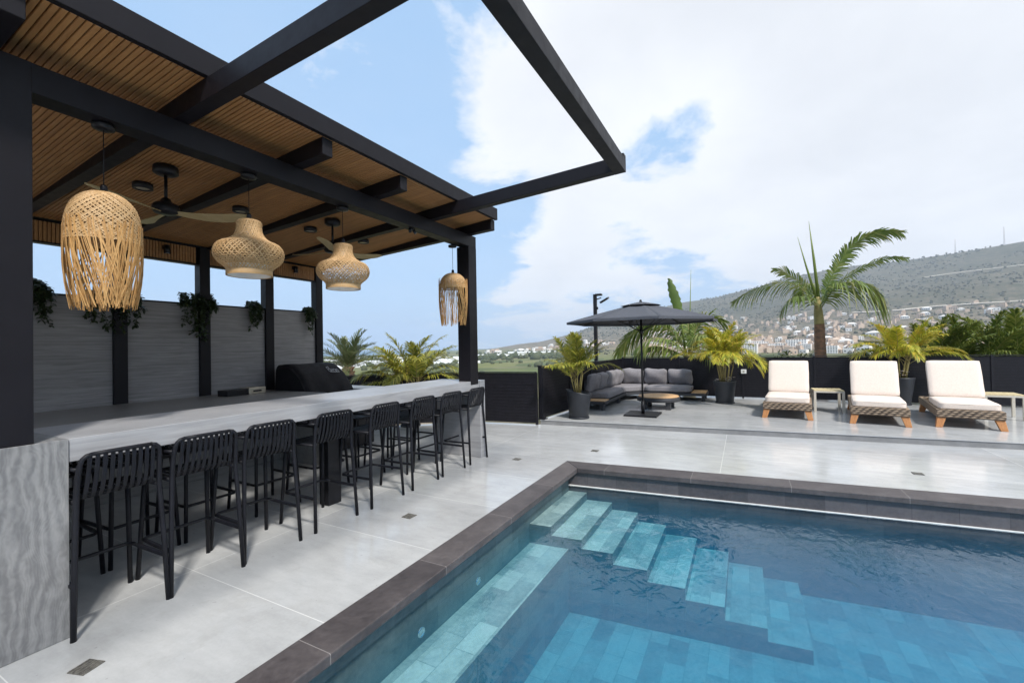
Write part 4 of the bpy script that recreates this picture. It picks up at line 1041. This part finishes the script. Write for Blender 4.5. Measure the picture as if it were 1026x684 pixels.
def frond_path(m, path, ll, lw, rr, start=.18, spacing=.03, droop=.6, vee=.35, both=True, fwd=.75, stem=None, roll=0):
    # leaflets on both sides of a rachis that follows path
    L = [0]
    for a, b in zip(path, path[1:]): L.append(L[-1]+(b-a).length)
    T = L[-1]; s = start*T; i = 0
    while s < T*.995:
        while i < len(path)-2 and L[i+1] < s: i += 1
        f = (s-L[i])/max(1e-6, L[i+1]-L[i]); p = path[i].lerp(path[i+1], f); d = (path[i+1]-path[i]).normalized()
        sd = d.cross(Vector((0,0,1))); sd = sd.normalized() if sd.length > .05 else Vector((1,0,0))
        u = sd.cross(d).normalized(); t = (s/T-start)/(1-start)
        if roll: sd, u = sd*math.cos(roll)+u*math.sin(roll), u*math.cos(roll)-sd*math.sin(roll)
        ln = ll*(math.sin(math.pi*(.12+.80*t))**.7)*rr.uniform(.82,1.12)
        for sg in (-1, 1):
            dd = (d*(fwd+.5*t)+sd*sg*(1-.35*t)+u*vee*rr.uniform(.6,1.3)+Vector((rr.gauss(0,.09),rr.gauss(0,.09),rr.gauss(0,.09)))).normalized()
            leaflet(m, p, dd, u, ln, lw*rr.uniform(.75,1.2), droop*rr.uniform(.5,1.5), rr)
        s += spacing*rr.uniform(.8,1.2)
    if stem is not None: stem.tube([path[k] for k in range(0, len(path), 2)]+[path[-1]], [max(.0015, lw*.36*(1-.8*k/len(path))) for k in range(0, len(path), 2)]+[.001], 5)
def arch(base, az, el0, ln, droop, n=14, exp=1.6):
    p = Vector(base); path = [p.copy()]
    for k in range(n):
        t = (k+.5)/n; el = el0-droop*t**exp
        p = p+Vector((math.cos(az)*math.cos(el), math.sin(az)*math.cos(el), math.sin(el)))*ln/n; path.append(p.copy())
    return path
def areca(t, seed, z0, height, spread, nf, leaf, ll=.26, lw=.024, canes=5, droop=1.5, base_r=.09):
    rr = random.Random(seed); lf = MB(); st = MB(); cn = MB()
    cs = []
    for k in range(canes):
        a = rr.uniform(0, 6.28); r = base_r*rr.uniform(.2,1); hh = height*rr.uniform(.18,.38)
        b = Vector((r*math.cos(a), r*math.sin(a), z0)); e = b+Vector((math.cos(a)*hh*.22, math.sin(a)*hh*.22, hh))
        cn.tube([b, b.lerp(e,.5)+Vector((0,0,.01)), e], [.016,.014,.012], 6); cs.append((e, a))
    for k in range(nf):
        e, a = cs[k % canes]; az = a*.3+2*math.pi*k/nf*1.618*1.0+rr.uniform(-.4,.4) if k >= 3 else rr.uniform(0,6.28)
        u = k/nf; el0 = R(86-52*u+rr.uniform(-9,9)); ln = (height-(e.z-z0))*rr.uniform(.85,1.12)/(.62 if u > .5 else .80)*(.78 if u > .6 else .95)
        ln = min(ln, height*1.05)
        path = arch(e, az, el0, ln*(.75+.25*spread), droop*rr.uniform(.7,1.25)*(.6+.7*u))
        frond_path(lf, path, ll*rr.uniform(.85,1.15), lw, rr, .2, .019, .5, .35, True, .85, st)
    st_o = st.build('stems', MAT['cane'], t); cn.build('canes', MAT['cane'], t); lf.build('foliage', MAT[leaf], t)
def pot(t, r0, r1, h, slant=0, mat='planter'):
    m = MB(); seg = 36
    prof = [(0,.02),(r0*1.0,.02),(r0*1.02,.03),(r1*.985,h-.03),(r1,h),(r1-.018,h),(r1-.022,h-.05)]
    m.lathe(prof, seg=seg)
    m.v = [(x,y,zz+(slant*y*max(0,(zz-.05)/h) if slant else 0)) for x,y,zz in m.v]
    m.build('pot', MAT[mat], t)
    m = MB(); m.lathe([(0,0),(r0*1.1,0),(r0*1.13,.012),(r0*1.13,.035),(r0*1.05,.035)], seg=seg); m.build('saucer', MAT[mat], t)
    m = MB(); m.lathe([(0,h-.055),(r1-.02,h-.075)], seg=seg); m.build('soil', MAT['soil'], t)
GP = 'potted palms on the platform'
t = thing('potted_palm', 'olive green areca palm in a dark slanted planter left of the sofa', 'potted palm', (8.58,3.0,PZ), R(20), GP)
pot(t, .185, .255, .54, .22); areca(t, 12, .50, 1.25, .3, 20, 'areca_leaf', .24, .019, 8, .95)
t = thing('potted_palm', 'bushy yellow areca palm in a round dark planter between sofa and loungers', 'potted palm', (12.0,.44,PZ), 0, GP)
pot(t, .19, .26, .54); areca(t, 23, .50, 1.5, .25, 46, 'yellow_leaf', .24, .02, 12, 1.3, .17)
m = MB(); rr = random.Random(4)
for k in range(26):
    a = rr.uniform(0,6.28); r = rr.uniform(.05,.24); c = Vector((r*math.cos(a), r*math.sin(a), .55+rr.uniform(0,.09)))
    for j in range(5):
        b = a+j*1.26; d = Vector((math.cos(b),math.sin(b),.4)); leaflet(m, c, d.normalized(), Vector((0,0,1)), .05, .03, .3, rr)
m.build('flowers', MAT['flower'], t)
t = thing('potted_palm', 'yellow topped palm in a tall dark planter between the second and third loungers', 'potted palm', (12.98,-3.14,PZ), 0, GP)
pot(t, .16, .25, .62); areca(t, 37, .56, 1.45, .2, 30, 'yellow_leaf', .27, .021, 10, 1.3, .15)
m = MB(); rr = random.Random(8)
for k in range(14):
    a = rr.uniform(0,6.28); r = rr.uniform(.05,.22); c = Vector((r*math.cos(a), r*math.sin(a), .66+rr.uniform(0,.12)))
    for j in range(5):
        b = a+j*1.26; d = Vector((math.cos(b),math.sin(b),.4)); leaflet(m, c, d.normalized(), Vector((0,0,1)), .06, .035, .3, rr)
m.build('flowers', MAT['flower'], t)
t = thing('areca_palm', 'yellow green areca palm in front of the slat fence beyond the bar top', 'palm', (7.0,6.05,0))
pot(t, .18, .25, .42); areca(t, 51, .38, 1.36, 1.0, 30, 'areca_leaf', .30, .021, 9, 1.5, .12)
GH = 'palms planted behind the right fence'
for i, (x, y, h, sd_, lab) in enumerate([(15.9,-4.3,2.65,61,'feathery green areca clump behind the fence, nearest the potted palm'), (15.9,-5.2,2.7,62,'feathery green areca clump behind the fence beside the last lounger'),
        (15.9,-6.1,2.75,63,'feathery yellow green areca clump behind the fence near the picture edge'), (15.9,-7.1,2.8,64,'feathery yellow green areca clump behind the fence at the picture edge')]):
    t = thing('areca_palm', lab, 'palm', (x,y,-.75), 0, GH); areca(t, sd_, 0, h, 1.0, 34, 'hedge_leaf', .40, .026, 8, 1.45, .25)

def leaf_blob_tree(name, label, cat, loc, h, r, leaf, seed, n=2600, size=.1, trunk_h=.8, grp=None):
    rr = random.Random(seed); t = thing(name, label, cat, loc, 0, grp)
    m = MB(); m.tube([(0,0,0),(.03,.02,trunk_h*.6),(.0,.05,trunk_h)], [.09,.07,.05], 8)
    cl = []
    for k in range(16):
        a = rr.uniform(0,6.28); q = math.sqrt(rr.random())*r*.8; c = Vector((q*math.cos(a), q*math.sin(a), h-rr.uniform(.15,.9)*r*.9-.25*q)); cl.append((c, r*rr.uniform(.22,.42)))
        m.tube([(0,.05,trunk_h*.9), Vector((0,.05,trunk_h)).lerp(c,.5)+Vector((0,0,.1)), c], [.04,.025,.01], 6)
    m.build('trunk', MAT['trunk'], t); m = MB()
    for k in range(n):
        c, q = rr.choice(cl); d = Vector((rr.gauss(0,1),rr.gauss(0,1),rr.gauss(0,1))).normalized(); p = c+d*q*rr.uniform(.45,1.08)*Vector((1,1,.7)).length/1.57
        dd = (d+Vector((rr.gauss(0,.6),rr.gauss(0,.6),rr.gauss(0,.5)))).normalized()
        leaflet(m, p, dd, Vector((rr.gauss(0,.4),rr.gauss(0,.4),1)), size*rr.uniform(.6,1.3), size*.5*rr.uniform(.7,1.3), .3, rr)
    m.build('crown', MAT[leaf], t); return t
leaf_blob_tree('leafy_tree', 'dark green leafy tree behind the areca clumps beyond the fence', 'tree', (17.5,-7.35,-.75), 2.9, 1.35, 'bush_leaf', 71, 3600, .12)
leaf_blob_tree('leafy_tree', 'small olive shrub behind the fence left of the potted palm by the second lounger', 'shrub', (15.6,-3.3,-.75), 2.2, .8, 'bush_leaf', 72, 1500, .09)
leaf_blob_tree('leafy_tree', 'low olive shrub just showing over the fence left of the tall palm trunk', 'shrub', (16.4,-1.45,-.75), 2.0, .8, 'bush_leaf', 73, 1500, .09)

def trunk_ringed(t, pts, rad, mat, name='trunk'):
    m = MB(); P = catmull(pts, 10); rr_ = []
    for k in range(len(P)):
        f = k/(len(P)-1)*(len(rad)-1); i = min(int(f), len(rad)-2); rr_.append((rad[i]+(rad[i+1]-rad[i])*(f-i))*(1+.05*(k % 2)))
    m.tube(P, rr_, 12); m.build(name, MAT[mat], t)
# the tall palm behind the fence
t = thing('tall_palm', 'tall feather palm with a red brown trunk and two upright spear leaves beyond the fence', 'palm', (16,-2.02,-.75))
trunk_ringed(t, [(0,-.02,0),(0,-.02,1.2),(0,0,2.3),(0,.0,2.85)], [.185,.16,.14,.125], 'trunk_red')
m = MB()
for k in range(16): m.tube([((.176-.0035*k)*math.cos(q*math.pi/10)*1.02, (.176-.0035*k)*math.sin(q*math.pi/10)*1.02-.012, .3+.16*k+.006*math.sin(q*1.7+k)) for q in range(20)], .008, 4, closed=True)
m.build('leaf_scars', MAT['trunk'], t)
trunk_ringed(t, [(0,0,2.83),(0,.02,3.2),(0,.03,3.65)], [.13,.115,.06], 'cane', 'crownshaft')
rr = random.Random(81); lf = MB(); st = MB(); B = Vector((0,0,3.5))
def fr(pts, ll, lw, droop, vee=.3, sp=.035, fwd=.75, start=.15, roll=0):
    P = catmull([Vector(p) for p in pts], 8); frond_path(lf, P, ll, lw, rr, start, sp, droop, vee, True, fwd, st, R(roll))
fr([(0,-.05,3.4),(-.1,-.35,4.3),(-.2,-.85,5.1),(-.3,-1.45,5.32),(-.35,-1.85,5.26)], .46, .04, .5, .2, .032, .85, .12, 62)
fr([(0,-.05,3.4),(.2,-.55,4.05),(.4,-1.2,4.5),(.5,-1.75,4.7),(.5,-2.2,4.66)], .30, .035, .5, .3, .05, .95, .2, 50)
fr([(0,-.05,3.3),(-.3,-.35,3.85),(-.6,-.75,3.97),(-.8,-1.1,3.8),(-.9,-1.3,3.5)], .78, .05, 1.2, .0, .035, .6, .1, 25)
fr([(0,.05,3.4),(-.05,.5,4.0),(-.1,1.05,4.15),(-.1,1.7,3.98),(-.1,2.3,3.65)], .5, .034, .9, .1, .05, .75, .12, -30)
fr([(0,.05,3.45),(.2,.35,4.05),(.3,.8,4.5),(.4,1.15,4.65)], .42, .038, .4, .3, .045, .85, .15, -60)
fr([(0,.03,3.3),(-.4,.35,3.6),(-.8,.75,3.6),(-1.0,1.05,3.2)], .55, .04, .9, .1, .045, .7, .12, -20)
fr([(0,0,3.35),(.6,.1,4.05),(1.2,.25,4.2),(1.7,.4,3.85)], .5, .04, .9, .2, .06)
st.build('stems', MAT['palm_leaf'], t); lf.build('fronds', MAT['palm_leaf'], t)
m = MB(); m.tube([(0,.0,3.55),(-.02,.1,4.8),(-.02,.2,5.95)], [.05,.035,.004], 7); m.tube([(0,.05,3.55),(-.05,.3,4.6),(-.08,.5,5.5)], [.045,.025,.004], 7); m.build('spear_leaves', MAT['palm_leaf'], t)
# the palm behind the sofa
t = thing('young_palm', 'arching feather palm with one furled upright leaf, behind the sofa and the umbrella', 'palm', (14.3,1.5,-.75))
trunk_ringed(t, [(0,0,0),(0,0,1.2),(0,0,2.0)], [.2,.18,.12], 'cane')
rr = random.Random(91); lf = MB(); st = MB()
fr([(0,.02,1.95),(-.1,.45,2.7),(-.2,1.05,2.95),(-.25,1.65,2.6),(-.3,2.05,2.05)], .62, .042, .9, .2, .035, .75, .15, -35)
fr([(0,.02,1.9),(-.4,.4,2.4),(-.8,.9,2.5),(-1.1,1.3,2.2)], .6, .042, 1.0, .15)
fr([(0,.02,1.95),(.3,.4,2.75),(.5,.9,3.05),(.6,1.5,2.9)], .62, .042, .9, .2, .035, .75, .15, -35)
fr([(0,-.02,1.95),(-.1,-.25,2.75),(-.15,-.6,3.1),(-.2,-1.0,2.95)], .62, .042, .8, .25, .035, .75, .15, 35)
fr([(0,-.02,1.9),(.0,-.4,2.5),(.0,-.8,2.65),(.0,-1.25,2.2),(0,-1.4,1.8)], .6, .042, 1.0, .2, .035, .75, .15, 35)
fr([(0,-.02,1.9),(-.5,-.3,2.5),(-.9,-.6,2.5),(-1.2,-.8,2.1)], .6, .042, 1.0, .2)
fr([(0,0,1.95),(.4,.0,2.7),(.9,.1,3.0),(1.4,.2,2.7)], .6, .042, .9, .2)
fr([(0,0,1.9),(-.3,.75,2.25),(-.4,1.3,2.15),(-.5,1.7,1.7)], .6, .06, 1.2, .1)
st.build('stems', MAT['cane'], t); lf.build('fronds', MAT['palm_leaf'], t)
m = MB(); m.tube([(0,.05,1.9),(0,.15,2.8),(0,.22,3.3)], [.035,.025,.018], 7)
m.tube([(0,-.02,1.9),(-.02,-.08,3.2),(-.03,-.14,4.55)], [.03,.018,.004], 6)
n = 16; vs = []; fs = []
for k in range(n+1):
    f = k/n; w = .17*math.sin(math.pi*(.06+.9*f))**.6*(1-.25*f); c = Vector((0,.21+.30*f,3.2+1.15*f))
    for s_, dx in ((-1,.07),(0,0),(1,.07)): vs.append(c+Vector((dx, s_*w+.02*math.sin(k*2.4), 0)))
for k in range(n):
    for j in range(2): fs.append((k*3+j, k*3+j+1, k*3+4+j, k*3+3+j))
m.add(vs, fs, True); m.build('furled_leaf', MAT['palm_leaf'], t)
# date palm beyond the fence
t = thing('date_palm', 'stiff grey green date palm with a short orange brown trunk beyond the fence', 'palm', (9.0,10.05,-1.0))
trunk_ringed(t, [(0,0,0),(0,0,1.2),(0,0,2.1)], [.2,.18,.13], 'trunk')
rr = random.Random(95); lf = MB(); st = MB(); bs = MB()
for k in range(46):
    a = k*2.4; zz = .9+1.15*k/46; r = .19-.06*k/46; d = Vector((math.cos(a), math.sin(a), 1.1)).normalized()
    bs.tube([Vector((r*.8*math.cos(a), r*.8*math.sin(a), zz)), Vector((r*.8*math.cos(a), r*.8*math.sin(a), zz))+d*rr.uniform(.1,.2)], [.035,.018], 5)
bs.build('leaf_bases', MAT['trunk_red'], t)
for k in range(34):
    u = k/34; P = arch((0,0,2.0), k*2.4+rr.uniform(-.2,.2), R(82-62*u), 1.25*rr.uniform(.85,1.1), .75+.5*u, 10)
    frond_path(lf, P, .26, .02, rr, .15, .03, .2, .6, True, 1.0, st)
st.build('stems', MAT['trunk'], t); lf.build('fronds', MAT['date_leaf'], t)
# trailing plants on the stone wall
for i, (x, w, zt, zb_, lab) in enumerate([(1.74,.09,2.34,1.88,'dark trailing plant spilling over the stone wall beside the near post'), (2.36,.24,2.27,1.80,'dark trailing plant spilling over the wall behind the large fringed lamp'),
        (3.24,.20,2.34,1.76,'bushy dark trailing plant hanging around the middle back post'), (4.0,.09,2.29,1.86,'dark trailing plant left of the fourth back post'), (4.93,.055,2.27,1.84,'narrow dark trailing plant beside the last back post')]):
    rr = random.Random(100+i); t = thing('trailing_plant', lab, 'trailing plant', (x,6.47,2.23), 0, 'trailing plants along the stone wall')
    lf = MB(); sm_ = MB()
    for k in range(int(13+50*w)):
        a = rr.uniform(-w, w); hgt_ = rr.uniform(.03,max(.06, zt-2.2)); out = rr.uniform(.07,.13); ln = rr.uniform(.08, 1)**1.3*(2.25-zb_)
        if abs(a) > w*.6: ln *= .75
        pts = [Vector((a*.6,.05,0)), Vector((a*.9,-.02,hgt_)), Vector((a,-out,hgt_*.3)), Vector((a+rr.uniform(-.03,.03),-out-.01,-ln*.5)), Vector((a+rr.uniform(-.05,.05),-out,-ln))]
        P = catmull(pts, 5); sm_.tube(P[::2], .002, 4)
        for q in P:
            for j in range(2):
                d = Vector((rr.gauss(0,1),rr.gauss(-.4,.8),rr.gauss(-.1,.6))).normalized(); leaflet(lf, q, d, Vector((0,-.4,1)), rr.uniform(.03,.055), rr.uniform(.022,.036), .5, rr)
    sm_.build('stems', MAT['dark_leaf'], t); lf.build('foliage', MAT['dark_leaf'], t)
# dry leaves on the platform
rr = random.Random(6); lf = MB()
for k in range(90):
    x = 11.2+rr.gauss(0,.55); y = -.15+rr.gauss(0,.28)-.18*(x-11.2)
    a = rr.uniform(0,6.28); leaflet(lf, Vector((x,y,PZ+.012)), Vector((math.cos(a),math.sin(a),.1)).normalized(), Vector((0,0,1)), rr.uniform(.03,.09), rr.uniform(.008,.02), .12, rr)
o = lf.build('fallen_leaves', MAT['dark_leaf']); tag(o, 'scattered dark dry leaves on the platform beside the yellow potted palm', 'fallen leaves', None, 'stuff')

# ------------------------------------------------------------------ town, greenhouses, far trees, masts
def at_elev(az, el, r0=540, r1=2700):
    r = r0; best = None
    while r < r1:
        x, y = r*math.cos(R(az)), r*math.sin(R(az)); hh = terrain_h(x, y)
        if hh-EYE >= r*math.tan(R(el)): return Vector((x, y, hh))
        r += 12
    return None
def house_mesh(w, d, h, kind, seed):
    rr = random.Random(seed); m = MB()
    m.box((-d/2,-w/2,-6),(d/2,w/2,h)); 
    if kind == 1: m.box((-d*.3,-w*.45,h),(d*.45,w*.1,h+2.6))
    if kind == 2: 
        m.add([(-d/2-.3,-w/2-.3,h+.05),(d/2+.3,-w/2-.3,h+.05),(d/2+.3,w/2+.3,h+.05),(-d/2-.3,w/2+.3,h+.05),(0,-w*.2,h+2.2),(0,w*.2,h+2.2)], [(0,1,4),(1,2,5,4),(2,3,5),(3,0,4,5),(3,2,1,0)])
    m.cur = 1
    nfl = max(1, int(h//3)); nw = max(2, int(w//3.2))
    for f in range(nfl):
        for k in range(nw):
            y = -w/2+(k+.5)*w/nw; z0 = f*h/nfl+h/nfl*.3; m.box((-d/2-.12,y-.75,z0),(-d/2-.01,y+.75,z0+1.5))
    return m
rr = random.Random(200); protos = []
for i in range(6):
    kind = i % 3; w, d, h = rr.uniform(9,15), rr.uniform(8,12), (5.5, 6.5, 4.5)[kind]
    m = house_mesh(w, d, h, kind, i); o = m.build('town_house', [MAT['house_wall' if i % 2 else 'house_pale'], MAT['house_window']])
    tag(o, 'small pale house among the many houses of the far hillside town', 'house', 'houses of the far hillside town'); protos.append(o)
first = set(); placed = 0; tries = 0
while placed < 285 and tries < 4000:
    tries += 1
    if placed < 205: az = rr.uniform(-20, 11); el = -1.4+4.2*rr.random()**1.3+(.3 if az > 3 else 0)
    else: az = rr.uniform(10, 31); el = -.9+1.35*rr.random()*max(.25, min(1, (31-az)/14))
    if el > ridge_el(az)-.4: continue
    if az > 10: p = at_elev(az, el, 1100, 2500)
    else: p = at_elev(az, el)
    if not p: continue
    if mnoise.noise(Vector((az*.3, el*.9, 2.0))) < -.25: continue
    k = rr.randrange(6); src = protos[k]
    if k in first: o = src.copy(); COL.objects.link(o)
    else: o = src; first.add(k)
    o.location = (p.x, p.y, p.z-.3); o.rotation_euler = (0,0,R(az)+rr.gauss(0,.35)); s = rr.uniform(.7,1.15)*(1.25 if az > 10 else 1); o.scale = (s, s, s); placed += 1
m = MB()                                    # the rest of the town, beyond the three hundred houses built one by one
tries = 0; k = 0
while k < 380 and tries < 4000:
    tries += 1
    az = rr.uniform(-22, 11); el = -1.3+4.4*rr.random()**1.4
    if el > ridge_el(az)-.8: continue
    if mnoise.noise(Vector((az*.3, el*.9, 2.0))) < -.2: continue
    p = at_elev(az, el, 560)
    if not p: continue
    w, d, h = rr.uniform(5,11), rr.uniform(5,9), rr.uniform(3.5,7.5); M = Matrix.Translation(p)@Matrix.Rotation(R(az)+rr.gauss(0,.4),4,'Z'); m.box((-d/2,-w/2,-5),(d/2,w/2,h), M)
    if rr.random() < .5: m.box((-d*.3,-w*.4,h),(d*.4,w*.1,h+2.4), M)
    k += 1
o = m.build('distant_houses', MAT['house_wall']); tag(o, 'more tiny pale houses of the far hillside town', 'houses', None, 'stuff')
m = house_mesh(26, 14, 15, 0, 50); ap = m.build('apartment_block', [MAT['house_pale'], MAT['house_window']])
tag(ap, 'white apartment block at the foot of the far hillside town', 'apartment block', 'white apartment blocks at the foot of the hill')
for i in range(16):
    az = -8+i*.98+rr.uniform(-.3,.3); p = at_elev(az, -1.35+rr.uniform(0,.65), 540); 
    if not p: continue
    o = ap if i == 0 else ap.copy()
    if i: COL.objects.link(o)
    o.location = (p.x, p.y, p.z-.3); o.rotation_euler = (0,0,R(az)+rr.gauss(0,.3)); s = rr.uniform(.55,.85); o.scale = (s, s, s*rr.uniform(.7,1.1))
m = MB(); w, d, h = 60, 14, 3.2
m.extr([(-d/2,0),(-d/2,h*.6),(-d/4,h*.93),(0,h),(d/4,h*.93),(d/2,h*.6),(d/2,0)], lambda u, v, t: (u, t, v), -w/2, w/2); gh = m.build('greenhouse', MAT['greenhouse_sheet'])
tag(gh, 'long low white plastic greenhouse on the plain beyond the fence', 'greenhouse', 'white greenhouses on the plain')
for i, (az, r, s, rot) in enumerate([(52.5,470,1.0,4),(50.5,520,1.1,0),(48.5,640,1.2,6),(46.3,700,1.1,0),(44,560,1,8),(42,610,1.3,2),(39.5,720,1.2,0),(37.5,640,1.2,5),(35.3,560,1.1,0),(34.2,690,1.4,3),(36,830,1.5,0),(40.5,900,1.4,0),(33,760,1.2,6),(45,980,1.6,0),(50,860,1.5,0),(31,900,1.3,0),(28.5,820,1.2,0),(26,980,1.3,0),(23.5,900,1.1,0)]):
    o = gh if i == 0 else gh.copy()
    if i: COL.objects.link(o)
    x, y = r*math.cos(R(az)), r*math.sin(R(az)); o.location = (x, y, terrain_h(x,y)-.4); o.rotation_euler = (0,0,R(az+rot)); o.scale = (s, s, 1)
def blob_field(name, label, cat, pts, mat, seed):
    rr = random.Random(seed); bm = bmesh.new(); bmesh.ops.create_icosphere(bm, subdivisions=1, radius=1); bv = [v.co.copy() for v in bm.verts]; bf = [[v.index for v in f.verts] for f in bm.faces]; bm.free()
    m = MB()
    for (p, s) in pts:
        sx, sy, sz = s*rr.uniform(.7,1.3), s*rr.uniform(.7,1.3), s*rr.uniform(.7,1.1)
        m.add([(p.x+v.x*sx*rr.uniform(.8,1.15), p.y+v.y*sy*rr.uniform(.8,1.15), p.z+s*.45+v.z*sz) for v in bv], bf, True)
    o = m.build(name, mat); tag(o, label, cat, None, 'stuff'); return o
rr = random.Random(300); pts = []
for k in range(8500):
    az = rr.uniform(-32, 22); r = 560+2000*rr.random()**.8; x, y = r*math.cos(R(az)), r*math.sin(R(az))
    if mnoise.noise(Vector((x*.006, y*.006, 0)))+.35*mnoise.noise(Vector((x*.03, y*.03, 4))) < -.12: continue
    pts.append((Vector((x, y, terrain_h(x,y))), rr.uniform(1.2,3.0)*(.7+r/3000)))
blob_field('hillside_scrub', 'grey green scrub covering the far hillside', 'scrub', pts, MAT['scrub_leaf'], 1)
pts = []
for k in range(1500):
    az = rr.uniform(18, 58); r = 330+1050*rr.random(); 
    x, y = r*math.cos(R(az)), r*math.sin(R(az))
    v = mnoise.noise(Vector((r*.012, az*.14, 7)))
    if v < .12: continue
    pts.append((Vector((x, y, terrain_h(x,y))), rr.uniform(1.8,4.2)))
for k in range(60):
    az = rr.uniform(19, 33); r = rr.uniform(620,720); x, y = r*math.cos(R(az)), r*math.sin(R(az)); pts.append((Vector((x,y,terrain_h(x,y))), rr.uniform(3.5,7)))
blob_field('far_trees', 'dark tree clumps scattered over the far plain', 'trees', pts, MAT['far_leaf'], 2)
def ribbon(name, els, wid):
    m = MB(); P = []
    for az, el in els:
        p = at_elev(az, el)
        if p: P.append(p)
    P = catmull(P, 8); vs = []
    for i, p in enumerate(P):
        d = (P[min(i+1,len(P)-1)]-P[max(i-1,0)]); d.z = 0; d.normalize(); sd = Vector((-d.y, d.x, 0))
        if sd.dot(p) < 0: sd = -sd
        vs += [p-sd*wid+Vector((0,0,1.2)), p+sd*wid+Vector((0,0,3.2))]
    m.add(vs, [(2*i, 2*i+2, 2*i+3, 2*i+1) for i in range(len(P)-1)]); o = m.build(name, MAT['road']); tag(o, kind='structure')
ribbon('hillside_road', [(-30,3.35),(-26,3.2),(-22,3.05),(-19,2.98),(-16,2.9),(-13,2.8),(-10,2.72)], 4)
ribbon('hillside_track', [(-24,6.2),(-21,6.05),(-18,5.95),(-15.5,5.8)], 2)
for az, h, lab in ((-17.6,62,'thin red white mast on the hill ridge, left of the other mast'), (-20.6,75,'thin tall lattice mast near the picture edge on the hill ridge')):
    r = 2480; x, y = r*math.cos(R(az)), r*math.sin(R(az)); t = thing('radio_mast', lab, 'mast', (x,y,terrain_h(x,y)-4))
    m = MB()
    for k in range(3): a = k*2.094; m.tube([(2.2*math.cos(a),2.2*math.sin(a),0),(.5*math.cos(a),.5*math.sin(a),h)], .35, 5)
    m.build('mast_legs', MAT['mast'], t); m = MB()
    for k in range(10):
        f = k/10; q = 2.2-1.7*f
        for j in range(3): a, b = j*2.094, (j+1)*2.094; m.tube([(q*math.cos(a),q*math.sin(a),h*f),(q*.9*math.cos(b),q*.9*math.sin(b),h*(f+.09))], .2, 4)
    m.build('lattice', MAT['mast'], t)
